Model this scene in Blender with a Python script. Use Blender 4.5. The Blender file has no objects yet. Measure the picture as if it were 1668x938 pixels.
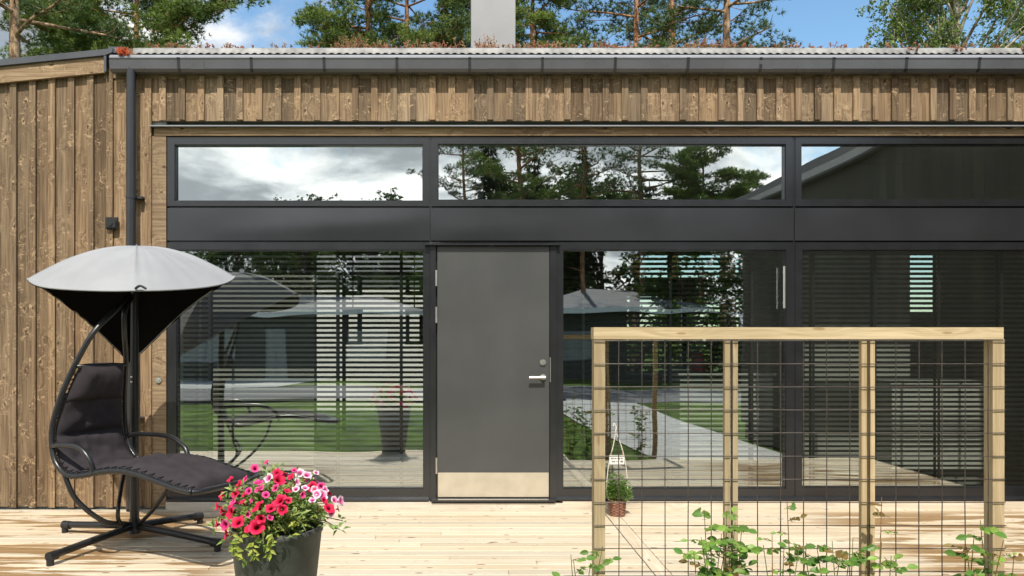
import bpy, bmesh, math, random
from mathutils import Vector, Matrix, noise as mnoise
R = random.Random(7)
scene = bpy.context.scene
COL = scene.collection
rad = math.radians

# ------------------------------------------------------------------ materials
class NT:
    def __init__(s, name):
        s.m = bpy.data.materials.new(name); s.m.use_nodes = True
        s.t = s.m.node_tree; s.t.nodes.clear()
        s.out = s.n('ShaderNodeOutputMaterial')
    def n(s, typ, **kw):
        nd = s.t.nodes.new(typ)
        for k, v in kw.items():
            if k == 'inp':
                for kk, vv in v.items():
                    if isinstance(vv, bpy.types.NodeSocket): s.t.links.new(vv, nd.inputs[kk])
                    else: nd.inputs[kk].default_value = vv
            else: setattr(nd, k, v)
        return nd
    def math(s, op, a, b=None, c=None, clamp=False):
        nd = s.n('ShaderNodeMath', operation=op, use_clamp=clamp)
        for i, v in enumerate((a, b, c)):
            if v is None: continue
            if isinstance(v, bpy.types.NodeSocket): s.t.links.new(v, nd.inputs[i])
            else: nd.inputs[i].default_value = v
        return nd.outputs[0]
    def vmath(s, op, a, b):
        nd = s.n('ShaderNodeVectorMath', operation=op)
        for i, v in enumerate((a, b)):
            if isinstance(v, bpy.types.NodeSocket): s.t.links.new(v, nd.inputs[i])
            else: nd.inputs[i].default_value = v
        return nd.outputs[0]
    def mix(s, f, a, b, mode='MIX'):
        nd = s.n('ShaderNodeMix', data_type='RGBA', blend_type=mode)
        for k, v in ((0, f), (6, a), (7, b)):
            if isinstance(v, bpy.types.NodeSocket): s.t.links.new(v, nd.inputs[k])
            else: nd.inputs[k].default_value = (v if k == 0 else (*v, 1) if len(v) == 3 else v)
        return nd.outputs[2]
    def noise(s, vec, scale, detail=4, rough=.55, dist=0):
        return s.n('ShaderNodeTexNoise', inp={'Vector': vec, 'Scale': scale, 'Detail': detail, 'Roughness': rough, 'Distortion': dist}).outputs[0]
    def ramp(s, f, lo, hi, smooth=True):
        nd = s.n('ShaderNodeMapRange', interpolation_type='SMOOTHSTEP' if smooth else 'LINEAR', inp={'Value': f, 'From Min': lo, 'From Max': hi})
        return nd.outputs[0]
    def obj(s): return s.n('ShaderNodeTexCoord').outputs['Object']
    def geo(s): return s.n('ShaderNodeNewGeometry').outputs['Position']
    def attr(s, name='rnd'): return s.n('ShaderNodeAttribute', attribute_name=name)
    def bsdf(s, **inp):
        b = s.n('ShaderNodeBsdfPrincipled', inp={k.replace('_', ' '): v for k, v in inp.items()})
        s.t.links.new(b.outputs[0], s.out.inputs[0]); return b
    def bump(s, h, strength=.3, dist=.01):
        return s.n('ShaderNodeBump', inp={'Height': h, 'Strength': strength, 'Distance': dist}).outputs[0]

def c4(c): return (*c, 1)

def plain(name, col, rough=.5, metal=0, var=.15, scale=6, bump=0, spec=.5, bscale=80, coat=0):
    t = NT(name); p = t.geo()
    n = t.noise(p, scale, 5)
    f = t.ramp(n, .3, .7)
    c = t.mix(f, [v*(1-var) for v in col], [min(1, v*(1+var)) for v in col])
    r = t.math('MULTIPLY_ADD', n, .12, rough-.06)
    kw = {}
    if bump: kw['Normal'] = t.bump(t.noise(p, bscale, 3), bump, .004)
    b = t.bsdf(Base_Color=c, Roughness=r, Metallic=metal, Specular_IOR_Level=spec, **kw)
    if coat: b.inputs['Coat Weight'].default_value = coat
    return t.m

def wood(name, dark, light, axis='Z', knots=1.0, rough=.75, kscale=(7.5, 3.2), knotcol=(.07, .035, .015), stain=False, fine=1.0, tint=.75, halo=.5, flecks=0, ksize=1.0, patch=.76):
    """board wood: grain along an axis, knots, each board shifted by its own 'rnd' attribute"""
    t = NT(name)
    p = t.geo(); a = t.attr().outputs['Color']; av = t.attr().outputs['Vector']
    off = t.vmath('MULTIPLY', av, (31.0, 47.0, 23.0))
    sep = t.n('ShaderNodeSeparateXYZ', inp={0: p})
    X, Y, Z = sep.outputs
    if axis == 'Z': u, v, w = X, Z, Y
    elif axis == 'X': u, v, w = Z, X, Y
    else: u, v, w = X, Y, Z
    if axis == 'X': u = t.math('ADD', Z, Y)
    if axis == 'Z': u = t.math('ADD', X, Y)
    q = t.n('ShaderNodeCombineXYZ', inp={0: u, 1: v}).outputs[0]
    # knots
    kq = t.vmath('ADD', t.vmath('MULTIPLY', q, (kscale[0], kscale[1], 0)), off)
    vor = t.n('ShaderNodeTexVoronoi', feature='F1', voronoi_dimensions='2D', inp={'Vector': kq, 'Scale': 1.0, 'Randomness': 1.0})
    d = vor.outputs['Distance']
    vr = t.n('ShaderNodeSeparateColor', inp={0: vor.outputs['Color']}).outputs
    size = t.math('MULTIPLY_ADD', vr[0], .105*ksize, -.012)
    kd = t.math('DIVIDE', d, t.math('MAXIMUM', size, .012))
    knot = t.math('MULTIPLY', t.ramp(kd, 1.0, .55), t.math('GREATER_THAN', vr[0], .22))
    knot = t.math('MULTIPLY', knot, min(1, knots))
    near = t.ramp(d, .42, .06)
    # grain, bent round the knots
    wob = t.noise(t.vmath('ADD', t.vmath('MULTIPLY', q, (6, 1.1, 0)), off), 1.0, 2)
    bend = t.math('ADD', t.math('MULTIPLY', near, 1.0), t.math('MULTIPLY', wob, .7))
    gx = t.math('ADD', t.math('MULTIPLY', u, 55*fine), t.math('MULTIPLY', bend, 2.2))
    gq = t.vmath('ADD', t.n('ShaderNodeCombineXYZ', inp={0: gx, 1: t.math('MULTIPLY', v, 1.3)}).outputs[0], off)
    g = t.noise(gq, 1.0, 5, .6)
    gq2 = t.vmath('ADD', t.vmath('MULTIPLY', q, (260, 5, 0)), off)
    g2 = t.noise(gq2, 1.0, 2)
    f = t.ramp(t.math('ADD', t.math('MULTIPLY', g, .62), t.math('MULTIPLY', g2, .38)), .34, .66)
    c = t.mix(f, dark, light)
    # board to board
    rr = t.n('ShaderNodeSeparateColor', inp={0: a}).outputs
    m = t.math('MULTIPLY_ADD', rr[0], 1-tint+.25, tint)
    m3 = t.n('ShaderNodeCombineXYZ', inp={0: m, 1: t.math('MULTIPLY', m, t.math('MULTIPLY_ADD', rr[1], .08, .95)), 2: t.math('MULTIPLY', m, t.math('MULTIPLY_ADD', rr[1], .18, .88))}).outputs[0]
    c = t.mix(1.0, c, m3, 'MULTIPLY')
    # pale flecks round knots, dark knots
    fleck = t.math('MULTIPLY', t.math('MULTIPLY', t.ramp(kd, 2.6, 1.2), t.ramp(t.noise(kq, 6.0, 2), .5, .62)), halo)
    c = t.mix(fleck, c, [min(1, x*1.75) for x in light])
    c = t.mix(t.math('MULTIPLY', knot, .85), c, knotcol)
    if flecks:
        fq = t.vmath('ADD', t.vmath('MULTIPLY', q, (20, 34, 0)), off)
        fn = t.noise(fq, 1.0, 3, .6, 1.2); area = t.ramp(d, .60, .25)
        c = t.mix(t.math('MULTIPLY', t.math('MULTIPLY', t.ramp(fn, .57, .66), area), flecks), c, [min(1, x*1.55) for x in light])
        c = t.mix(t.math('MULTIPLY', t.math('MULTIPLY', t.ramp(fn, .42, .34), area), flecks*.8), c, [x*.45 for x in dark])
    big = t.noise(t.vmath('MULTIPLY', p, (1.3, 1.3, .9)), 1.0, 4)
    c = t.mix(t.ramp(big, .35, .75), c, t.mix(1.0, c, (patch, patch*.98, patch*.96), 'MULTIPLY'))
    ro = rough
    if stain:
        sx = t.vmath('ADD', t.vmath('MULTIPLY', p, (.95, 9.5, 1)), (7.7, 3.1, 0))
        sn = t.noise(sx, 1.0, 5, .6)
        sw = t.noise(t.vmath('MULTIPLY', p, (.9, 1.4, 1)), 1.0, 2)
        reg = t.math('MAXIMUM', t.ramp(X, -1.1, -1.7), t.ramp(X, 2.35, 3.1))
        regn = t.math('MULTIPLY', t.ramp(Y, .0, -.25), t.ramp(Y, -2.3, -1.9))
        k = t.math('MULTIPLY', reg, regn)
        s_ = t.ramp(t.math('ADD', sn, t.math('MULTIPLY', t.math('SUBTRACT', sw, .5), .5)), .47, .535)
        s_ = t.math('MULTIPLY', s_, k)
        c = t.mix(t.math('MULTIPLY', s_, .85), c, (.25, .13, .035))
        ro = t.math('MULTIPLY_ADD', s_, -.25, rough)
    bmp = t.bump(t.math('SUBTRACT', f, t.math('MULTIPLY', knot, .5)), .35, .002)
    t.bsdf(Base_Color=c, Roughness=ro, Specular_IOR_Level=.3, Normal=bmp)
    return t.m

def leafmat(name, a, b, rough=.55, trans=.25):
    t = NT(name)
    rr = t.n('ShaderNodeSeparateColor', inp={0: t.attr().outputs['Color']}).outputs
    c = t.mix(rr[0], a, b)
    c = t.mix(1.0, c, t.mix(rr[1], (.7, .7, .7), (1.2, 1.2, 1.2)), 'MULTIPLY')
    bs = t.bsdf(Base_Color=c, Roughness=rough, Specular_IOR_Level=.35)
    tr = t.n('ShaderNodeBsdfTranslucent', inp={0: t.mix(1.0, c, (1.2, 1.3, .7), 'MULTIPLY')})
    mx = t.n('ShaderNodeMixShader', inp={0: trans})
    t.t.links.new(bs.outputs[0], mx.inputs[1]); t.t.links.new(tr.outputs[0], mx.inputs[2])
    t.t.links.new(mx.outputs[0], t.out.inputs[0])
    return t.m

def glassmat(name, refl, tint):
    t = NT(name)
    bf = t.n('ShaderNodeNewGeometry').outputs['Backfacing']
    ior = t.math('MULTIPLY_ADD', bf, 1/1.5-1.5, 1.5)
    lw = t.n('ShaderNodeFresnel', inp={'IOR': ior}).outputs[0]
    f = t.math('ADD', t.math('MULTIPLY', lw, 1-refl), refl-.02, clamp=True)
    wav = t.bump(t.noise(t.geo(), 1.1, 1), .013, .3)
    gl = t.n('ShaderNodeBsdfGlossy', inp={'Color': (.95, 1.0, .98, 1), 'Roughness': 0.0, 'Normal': wav})
    tr = t.n('ShaderNodeBsdfTransparent', inp={'Color': c4(tint)})
    mx = t.n('ShaderNodeMixShader', inp={0: f})
    t.t.links.new(tr.outputs[0], mx.inputs[1]); t.t.links.new(gl.outputs[0], mx.inputs[2])
    t.t.links.new(mx.outputs[0], t.out.inputs[0])
    return t.m

M = {}
M['clad'] = wood('brown_cladding', (.145, .092, .052), (.365, .260, .155), 'Z', tint=.55, kscale=(8, 4.6), halo=.5, flecks=.6)
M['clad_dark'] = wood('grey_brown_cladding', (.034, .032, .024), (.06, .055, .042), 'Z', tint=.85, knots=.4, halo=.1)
M['trim'] = wood('brown_trim', (.17, .11, .062), (.36, .26, .155), 'X', tint=.8, kscale=(6, 3), flecks=.5)
M['deck'] = wood('deck_pine', (.52, .437, .315), (.61, .535, .415), 'X', rough=.6, stain=True, tint=.95, kscale=(9, 3.4), knotcol=(.15, .085, .045), halo=.1, flecks=.2, ksize=1.35, patch=.95)
M['deck_y'] = wood('deck_pine_across', (.50, .40, .27), (.64, .55, .42), 'Y', rough=.6, tint=.8, knotcol=(.25, .15, .08), halo=.15)
M['trellis'] = wood('treated_pine', (.38, .275, .15), (.54, .415, .25), 'Z', tint=.82, knots=.7, kscale=(9, 2.0), knotcol=(.25, .14, .05), halo=.1)
M['trellis_x'] = wood('treated_pine_rail', (.40, .29, .155), (.56, .43, .26), 'X', tint=.85, knots=.7, kscale=(9, 2.0), knotcol=(.25, .14, .05), halo=.1)
M['plinth'] = wood('pale_plinth', (.54, .47, .37), (.68, .61, .50), 'X', tint=.9, knots=.5, halo=.1)
M['frame'] = plain('window_frame_paint', (.0175, .018, .020), .25, var=.12, spec=.8)
M['panel'] = plain('dark_panel_metal', (.040, .041, .045), .2, var=.14, scale=1.2, spec=1.0, metal=.3)
M['door'] = plain('grey_door_paint', (.066, .067, .065), .36, var=.10, scale=1.7)
M['pipe'] = plain('dark_pipe_steel', (.030, .031, .034), .3, var=.1)
M['gutter'] = plain('grey_gutter_steel', (.10, .102, .108), .28, var=.1, scale=3)
M['flash'] = plain('grey_flashing', (.25, .26, .275), .4, var=.12, scale=4)
M['dflash'] = plain('dark_roof_edge', (.065, .07, .08), .5, var=.15)
M['corr'] = plain('pale_corrugated_sheet', (.27, .265, .25), .6, var=.32, scale=9)
M['steel'] = plain('brushed_steel', (.72, .70, .64), .3, metal=.9, var=.04)
M['kick'] = plain('brushed_kick_plate', (.80, .73, .60), .42, metal=.85, var=.07, scale=7)
M['chim'] = plain('chimney_sheet_metal', (.27, .27, .272), .45, metal=.3, var=.06, scale=2)
M['black'] = plain('black_powder_coat', (.016, .016, .017), .3, var=.2)
M['blackmatt'] = plain('black_plastic', (.012, .012, .013), .55, var=.2)
M['canopy'] = plain('pale_canopy_cloth', (.30, .305, .31), .85, var=.07, scale=3, bump=.1, bscale=300)
M['lining'] = plain('black_canopy_lining', (.006, .006, .006), .95, var=.1, spec=.05)
M['cushion'] = plain('charcoal_cushion_cloth', (.034, .028, .031), .85, var=.16, scale=9, bump=.25, bscale=220, spec=.3)
M['pot'] = plain('dark_grey_pot', (.085, .086, .08), .7, var=.22, scale=14, bump=.35, bscale=90)
M['soil'] = plain('soil', (.035, .025, .017), .95, var=.4, scale=40, bump=.8)
M['terra'] = plain('terracotta_wicker', (.25, .12, .075), .85, var=.3, scale=30, bump=.7, bscale=120)
M['wire'] = plain('grey_mesh_wire', (.075, .06, .05), .5, metal=.3, var=.35, scale=25)
M['rope'] = plain('pale_rope', (.62, .58, .48), .9, var=.15, scale=40)
M['sign'] = plain('white_sign_board', (.72, .70, .65), .7, var=.06)
M['ink'] = plain('sign_lettering', (.05, .045, .04), .8, var=.1)
M['slat'] = plain('dark_blind_slat', (.024, .025, .024), .5, var=.1)
M['tape'] = plain('dark_blind_tape', (.014, .015, .016), .8, var=.1)
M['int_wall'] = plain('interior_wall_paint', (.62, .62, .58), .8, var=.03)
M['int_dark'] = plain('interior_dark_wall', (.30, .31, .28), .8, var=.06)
M['int_floor'] = plain('interior_floor', (.32, .28, .23), .5, var=.1)
M['white'] = plain('white_cabinet', (.80, .80, .76), .45, var=.03)
M['red'] = plain('red_enamel', (.30, .02, .015), .3, var=.1)
M['lawn'] = plain('lawn_grass', (.062, .105, .015), .9, var=.5, scale=2.2, bump=1.0, bscale=60, spec=.1)
M['asph'] = plain('road_asphalt', (.13, .13, .135), .9, var=.15, scale=8, bump=.3)
M['conc'] = plain('path_paving', (.42, .42, .40), .85, var=.14, scale=3, bump=.2)
M['white_wall'] = plain('white_render', (.72, .71, .67), .85, var=.05)
M['grey_wall'] = plain('grey_house_boards', (.05, .055, .048), .8, var=.12)
M['roof_grey'] = plain('grey_roof_tiles', (.15, .155, .17), .8, var=.15, scale=5, bump=.5)
M['curb'] = plain('dark_kerb', (.05, .05, .05), .9)
M['sub'] = plain('roof_substrate', (.16, .10, .06), .95, var=.4, scale=20, bump=.8)
M['pine_bark'] = NT('pine_bark').m
def bark(name, lo, hi, zlo, zhi, sc):
    t = NT(name); p = t.geo(); o = t.obj()
    z = t.n('ShaderNodeSeparateXYZ', inp={0: o}).outputs[2]
    n = t.noise(t.vmath('MULTIPLY', p, (sc, sc, sc*.35)), 1.0, 6, .65)
    c = t.mix(t.ramp(t.math('ADD', z, t.math('MULTIPLY', n, 1.5)), zlo, zhi), lo, hi)
    c = t.mix(t.ramp(n, .62, .42), c, t.mix(1.0, c, (.42, .36, .33), 'MULTIPLY'))
    t.bsdf(Base_Color=c, Roughness=.9, Specular_IOR_Level=.15, Normal=t.bump(n, .8, .03))
    return t.m
M['pine_bark'] = bark('pine_bark_orange', (.17, .12, .09), (.52, .28, .15), 2.5, 6.0, 9)
M['pale_bark'] = bark('pine_bark_pale', (.17, .12, .09), (.48, .34, .21), 2.5, 6.0, 9)
M['grey_bark'] = bark('spruce_bark', (.10, .075, .06), (.14, .10, .08), 1, 6, 12)
M['birch_bark'] = bark('birch_bark', (.55, .53, .49), (.60, .54, .45), 1, 6, 6)
M['needle'] = leafmat('pine_needles', (.06, .11, .025), (.25, .32, .07), .5, .25)
M['needle_d'] = leafmat('pine_needles_dark', (.04, .08, .03), (.16, .22, .06), .5, .15)
M['spruce'] = leafmat('spruce_needles', (.012, .026, .012), (.035, .060, .022), .6, .1)
M['birch'] = leafmat('birch_leaves', (.11, .18, .045), (.24, .31, .095), .5, .35)
M['broad'] = leafmat('broad_leaves', (.035, .08, .014), (.11, .17, .03), .5, .3)
M['rose'] = leafmat('rose_leaves', (.08, .19, .035), (.26, .40, .075), .4, .3)
M['rose_red'] = leafmat('rose_young_leaves', (.20, .10, .035), (.26, .20, .06), .4, .3)
M['pet'] = leafmat('petunia_leaves', (.13, .24, .05), (.33, .42, .13), .5, .3)
M['pet_y'] = leafmat('petunia_trailing_leaves', (.30, .38, .05), (.50, .52, .12), .5, .3)
M['herb'] = leafmat('herb_leaves', (.06, .15, .02), (.20, .30, .06), .5, .3)
M['stem'] = leafmat('green_stems', (.12, .16, .05), (.20, .20, .07), .6, .1)
M['stem_red'] = leafmat('reddish_stems', (.22, .10, .05), (.26, .15, .06), .6, .1)
M['sedum'] = leafmat('sedum_red', (.30, .075, .05), (.42, .24, .15), .7, .2)
M['sedum_g'] = leafmat('sedum_dry', (.28, .20, .09), (.40, .22, .14), .7, .2)
M['sedum_b'] = leafmat('sedum_bright', (.62, .10, .04), (.66, .22, .08), .6, .2)
def petal(name, inner, outer, throat):
    t = NT(name); a = t.attr().outputs['Color']
    r = t.n('ShaderNodeSeparateColor', inp={0: a}).outputs[0]
    n = t.noise(t.geo(), 160, 2)
    c = t.mix(t.ramp(t.math('ADD', r, t.math('MULTIPLY', n, .3)), .35, .95), inner, outer)
    c = t.mix(t.ramp(r, .22, .08), c, throat)
    b = t.bsdf(Base_Color=c, Roughness=.6, Specular_IOR_Level=.2)
    tr = t.n('ShaderNodeBsdfTranslucent', inp={0: c}); mx = t.n('ShaderNodeMixShader', inp={0: .25})
    t.t.links.new(b.outputs[0], mx.inputs[1]); t.t.links.new(tr.outputs[0], mx.inputs[2]); t.t.links.new(mx.outputs[0], t.out.inputs[0])
    return t.m
M['pet_red'] = petal('crimson_petals', (.62, .008, .055), (.78, .03, .11), (.16, .004, .01))
M['pet_pink'] = petal('pink_petals', (.70, .12, .34), (.86, .68, .74), (.45, .03, .15))
M['pet_mag'] = petal('magenta_petals', (.62, .015, .16), (.80, .10, .30), (.2, .005, .04))
M['glass_top'] = glassmat('clerestory_glass', .58, (.85, .9, .85))
M['glass'] = glassmat('window_glass', .46, (.90, .95, .88))

# ------------------------------------------------------------------ builders
WL = {}
def wl(o): return WL.get(o.name, Vector((0, 0, 0)))
def finish(name, me, mats, parent, base, smooth):
    o = bpy.data.objects.new(name, me); COL.objects.link(o)
    for m in (mats if isinstance(mats, (list, tuple)) else [mats]): me.materials.append(M[m])
    if smooth:
        me.shade_smooth() if smooth is True else me.set_sharp_from_angle(angle=rad(smooth))
        if smooth is not True:
            for p in me.polygons: p.use_smooth = True
    org = wl(parent) if parent else (Vector(base) if base is not None else Vector((0, 0, 0)))
    me.transform(Matrix.Translation(-org))
    if parent: o.parent = parent
    else: o.location = org
    WL[o.name] = org
    return o

class MB:
    """collects boards, tubes, leaves ... in world coordinates and links them as one mesh object"""
    def __init__(s): s.v = []; s.f = []; s.c = []; s.mi = []
    def add(s, vs, fs, col=None, mi=0):
        b = len(s.v); s.v += [tuple(x) for x in vs]
        col = col or (R.random(), R.random(), R.random())
        for f in fs:
            s.f.append([b+i for i in f]); s.c.append(col); s.mi.append(mi)
    def box(s, x0, x1, y0, y1, z0, z1, col=None, mi=0):
        vs = [(x, y, z) for x in (x0, x1) for y in (y0, y1) for z in (z0, z1)]
        s.add(vs, [(0, 1, 3, 2), (4, 6, 7, 5), (0, 4, 5, 1), (2, 3, 7, 6), (0, 2, 6, 4), (1, 5, 7, 3)], col, mi)
    def prism(s, pts, y0, y1, col=None, mi=0):        # polygon in x,z pushed through y
        n = len(pts); vs = [(x, y0, z) for x, z in pts]+[(x, y1, z) for x, z in pts]
        fs = [tuple(range(n)), tuple(range(2*n-1, n-1, -1))]+[(i, i+n, (i+1) % n+n, (i+1) % n) for i in range(n)]
        s.add(vs, fs, col, mi)
    def prismx(s, pts, x0, x1, col=None, mi=0):       # polygon in y,z pushed through x
        n = len(pts); vs = [(x0, y, z) for y, z in pts]+[(x1, y, z) for y, z in pts]
        fs = [tuple(range(n-1, -1, -1)), tuple(range(n, 2*n))]+[(i, (i+1) % n, (i+1) % n+n, i+n) for i in range(n)]
        s.add(vs, fs, col, mi)
    def tube(s, path, r, seg=8, col=None, mi=0, cap=True):
        path = [Vector(p) for p in path]; n = len(path)
        rs = r if isinstance(r, (list, tuple)) else [r]*n
        vs, fs = [], []
        up = None
        for i, p in enumerate(path):
            t = (path[min(i+1, n-1)]-path[max(i-1, 0)])
            t = t.normalized() if t.length > 1e-9 else Vector((0, 0, 1))
            if up is None:
                up = Vector((0, 0, 1)) if abs(t.z) < .9 else Vector((1, 0, 0))
            a = t.cross(up)
            if a.length < 1e-6: a = t.cross(Vector((0, 1, .1)))
            a.normalize(); b = a.cross(t).normalized(); up = b
            for k in range(seg):
                an = 2*math.pi*k/seg
                vs.append(p+(a*math.cos(an)+b*math.sin(an))*rs[i])
        for i in range(n-1):
            for k in range(seg):
                k2 = (k+1) % seg
                fs.append((i*seg+k, i*seg+k2, (i+1)*seg+k2, (i+1)*seg+k))
        if cap:
            fs.append(tuple(range(seg-1, -1, -1))); fs.append(tuple(range((n-1)*seg, n*seg)))
        s.add(vs, fs, col, mi)
    def lathe(s, prof, cx, cy, seg=40, col=None, mi=0):
        n = len(prof); vs, fs = [], []
        for r, z in prof:
            for k in range(seg):
                a = 2*math.pi*k/seg; vs.append((cx+r*math.cos(a), cy+r*math.sin(a), z))
        for i in range(n-1):
            for k in range(seg):
                k2 = (k+1) % seg
                fs.append((i*seg+k, i*seg+k2, (i+1)*seg+k2, (i+1)*seg+k))
        s.add(vs, fs, col, mi)
    def ball(s, c, r, seg=12, sc=(1, 1, 1), col=None, mi=0):
        prof = [(max(.0005, r*math.sin(math.pi*i/8)), r*math.cos(math.pi*i/8)) for i in range(9)]
        n = len(prof); vs, fs = [], []
        for rr, z in prof:
            for k in range(seg):
                a = 2*math.pi*k/seg; vs.append((c[0]+rr*math.cos(a)*sc[0], c[1]+rr*math.sin(a)*sc[1], c[2]+z*sc[2]))
        for i in range(n-1):
            for k in range(seg):
                k2 = (k+1) % seg; fs.append((i*seg+k, (i+1)*seg+k, (i+1)*seg+k2, i*seg+k2))
        s.add(vs, fs, col, mi)
    def leaf(s, p, d, nrm, L, W, col=None, mi=0, fold=.25):
        d = Vector(d).normalized(); sd = d.cross(Vector(nrm))
        if sd.length < 1e-5: sd = d.cross(Vector((.3, .5, .8)))
        sd.normalize(); n2 = sd.cross(d).normalized(); p = Vector(p)
        mid = p+d*L*.45
        vs = [p, mid+sd*W*.5+n2*W*fold, p+d*L-n2*L*.08, mid-sd*W*.5+n2*W*fold, mid]
        s.add(vs, [(0, 4, 1), (1, 4, 2), (2, 4, 3), (3, 4, 0)], col, mi)
    def join(s, o):
        b = len(s.v); s.v += o.v; s.f += [[i+b for i in f] for f in o.f]; s.c += o.c; s.mi += o.mi
    def build(s, name, mats, parent=None, base=None, smooth=False):
        me = bpy.data.meshes.new(name); me.from_pydata(s.v, [], s.f)
        ca = me.color_attributes.new('rnd', 'FLOAT_COLOR', 'CORNER')
        buf = []
        for f, c in zip(s.f, s.c):
            if isinstance(c, list):        # per-vertex colours
                for k in range(len(f)): buf += [*c[k], 1.0]
            else: buf += [c[0], c[1], c[2], 1.0]*len(f)
        ca.data.foreach_set('color', buf)
        me.polygons.foreach_set('material_index', s.mi)
        me.update()
        return finish(name, me, mats, parent, base, smooth)

def spline(pts, n=8):
    P = [Vector(p) for p in pts]; out = []
    for i in range(len(P)-1):
        p0, p1, p2, p3 = P[max(i-1, 0)], P[i], P[i+1], P[min(i+2, len(P)-1)]
        for k in range(n):
            t = k/n
            out.append(.5*((2*p1)+(p2-p0)*t+(2*p0-5*p1+4*p2-p3)*t*t+(3*p1-p0-3*p2+p3)*t**3))
    out.append(P[-1]); return out

def thing(name, loc, label, cat, group=None, kind=None):
    o = bpy.data.objects.new(name, None); COL.objects.link(o); o.location = loc
    o.empty_display_size = .2
    WL[o.name] = Vector(loc)
    return tag(o, label, cat, group, kind)
def tag(o, label=None, cat=None, group=None, kind=None):
    if label: o['label'] = label
    if cat: o['category'] = cat
    if group: o['group'] = group
    if kind: o['kind'] = kind
    return o
def copy_tree(o, parent=None):
    c = o.copy(); COL.objects.link(c)
    if parent: c.parent = parent
    for ch in [x for x in o.children]: copy_tree(ch, c)
    return c
def structure(name, mb, mats, **k):
    return tag(mb.build(name, mats, **k), kind='structure')

# facade plane helpers (200 px of the photo = 1 m at the wall, deck top = 0)
def fx(px): return (px-750)/200
def fz(py): return 4.14-py/200

# ------------------------------------------------------------------ ground, deck
XW = 4.78           # inner wall of the right wing
g = MB(); g.add([(-150, -150, -.33), (150, -150, -.33), (150, 150, -.33), (-150, 150, -.33)], [(0, 1, 2, 3)])
structure('ground', g, 'lawn')
g = MB(); g.box(-60, 60, -19.5, -14.2, -.40, -.318); structure('road', g, 'asph')
g = MB(); g.box(-60, 2.8, -14.17, -13.75, -.40, -.25); structure('kerb', g, 'curb')
g = MB(); g.prism([(0, 0)], 0, 0) if False else None
g.add([(2.0, -14.15, -.312), (4.7, -14.15, -.312), (4.7, -2.6, -.312), (2.9, -2.6, -.312)], [(0, 1, 2, 3)])
structure('path', g, 'conc')
g = MB(); g.add([(-30, -27, -.314), (-4.6, -27, -.314), (-6.2, -19.55, -.314), (-15, -19.55, -.314)], [(0, 1, 2, 3)])
structure('driveway', g, 'conc')
g = MB(); g.box(.5, 4.0, -3.55, -2.96, -.5, -.24); structure('planting_bed', g, 'soil')

dk = MB()
SX0, SX1 = 1.143, 1.238
def board_row(y0, y1, xa, xb):
    x = xa-R.random()*1.5
    while x < xb:
        L = 3.0+R.random()*1.8
        a, b = max(x, xa), min(x+L-.003, xb)
        if b-a > .05:
            dz = R.uniform(-.0012, .0012)
            dk.prismx([(y0, -.03), (y1, -.03), (y1, -.004+dz), (y1-.003, dz), (y0+.003, dz), (y0, -.004+dz)], a, b)
        x += L
y = -.035
PITCH = .1
while y > -3.02:
    for xa, xb in ((-8.0, SX0-.006), (SX1+.006, XW-.03)):
        if xa > 0 and y-PITCH < -2.52: continue
        if xa < 0 and y-PITCH < -2.85:      # the deck steps back in front of the trellis
            xb = .62
        board_row(y-.0945, y, xa, xb)
    y -= PITCH
deck = structure('deck', dk, 'deck')
g = MB(); g.box(SX0, SX1, -2.84, -.03, -.03, .0015); structure('deck_divider', g, 'deck_y')
g = MB(); g.box(-8, .62, -3.02, -3.0, -.3, -.035); g.box(.62, XW-.05, -2.51, -2.49, -.3, -.035); g.box(-8, XW-.05, -2.4, -.1, -.3, -.2)
structure('deck_skirt', g, 'plinth')

# ------------------------------------------------------------------ house
house = thing('house', (0, 0, 0), 'low brown board-clad house with long dark-framed windows and a grey front door', 'house')
# cladding: wide boards with raised battens
P = .1565
def cladding(mb, x0, x1, zfun, y=0.0, step=0.0, z0=None):
    x = x0
    i = 0
    while x < x1-.01:
        bw = P-.052
        za, zb = zfun(x)
        xe = min(x+P, x1)
        mb.box(x+.002, xe-.002, y, y+.02, za, zb)                        # under board
        if x+P <= x1+.03:
            dz = R.uniform(0, .012) if step else 0
            mb.box(x+bw+.004, x+P+.004, y-.024, y-.0005, za-.004+dz, zb-.002)   # batten
        x += P
w = MB()
def verge(x): return fz(120)+(x-fx(178))*.1         # underside of the left verge board
XL = fx(216)
cladding(w, XL-P*26, XL, lambda x: (.015, verge(x)+.05))
cladding(w, XL, XL+P, lambda x: (.015, fz(128)))
w.build('wall_cladding', 'clad', house)
w = MB()
cladding(w, fx(243)-.018, XW, lambda x: (fz(197), fz(124)), step=1)
w.build('upper_wall_cladding', 'clad', house)
w = MB()   # wall behind the boards
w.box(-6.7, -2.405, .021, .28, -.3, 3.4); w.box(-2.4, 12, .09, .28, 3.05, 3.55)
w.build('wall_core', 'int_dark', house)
w = MB()   # trims round the glazing
w.box(fx(246), fx(271), -.006, .02, .015, fz(222))
w.box(fx(238), fx(245), .001, .02, .015, fz(200))
w.build('window_side_board', 'trim', house)
w = MB(); x = fx(252)
while x < XW:
    L = R.uniform(2.2, 3.4); w.box(x, min(x+L-.002, XW), -.012, .02, fz(221), fz(208)); x += L
w.build('window_head_board', 'trim', house)
w = MB(); w.prismx([(-.055, fz(206.6)), (.02, fz(203)), (.02, fz(206)), (-.05, fz(208.5)), (-.055, fz(208.5))], fx(247), XW)
w.build('drip_flashing', 'flash', house)
w = MB(); w.box(-2.9, XW, -.012, .02, fz(128), fz(116)); w.build('eave_board', 'trim', house)
w = MB(); w.box(-7, XW, .05, .3, -.28, -.04)
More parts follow.
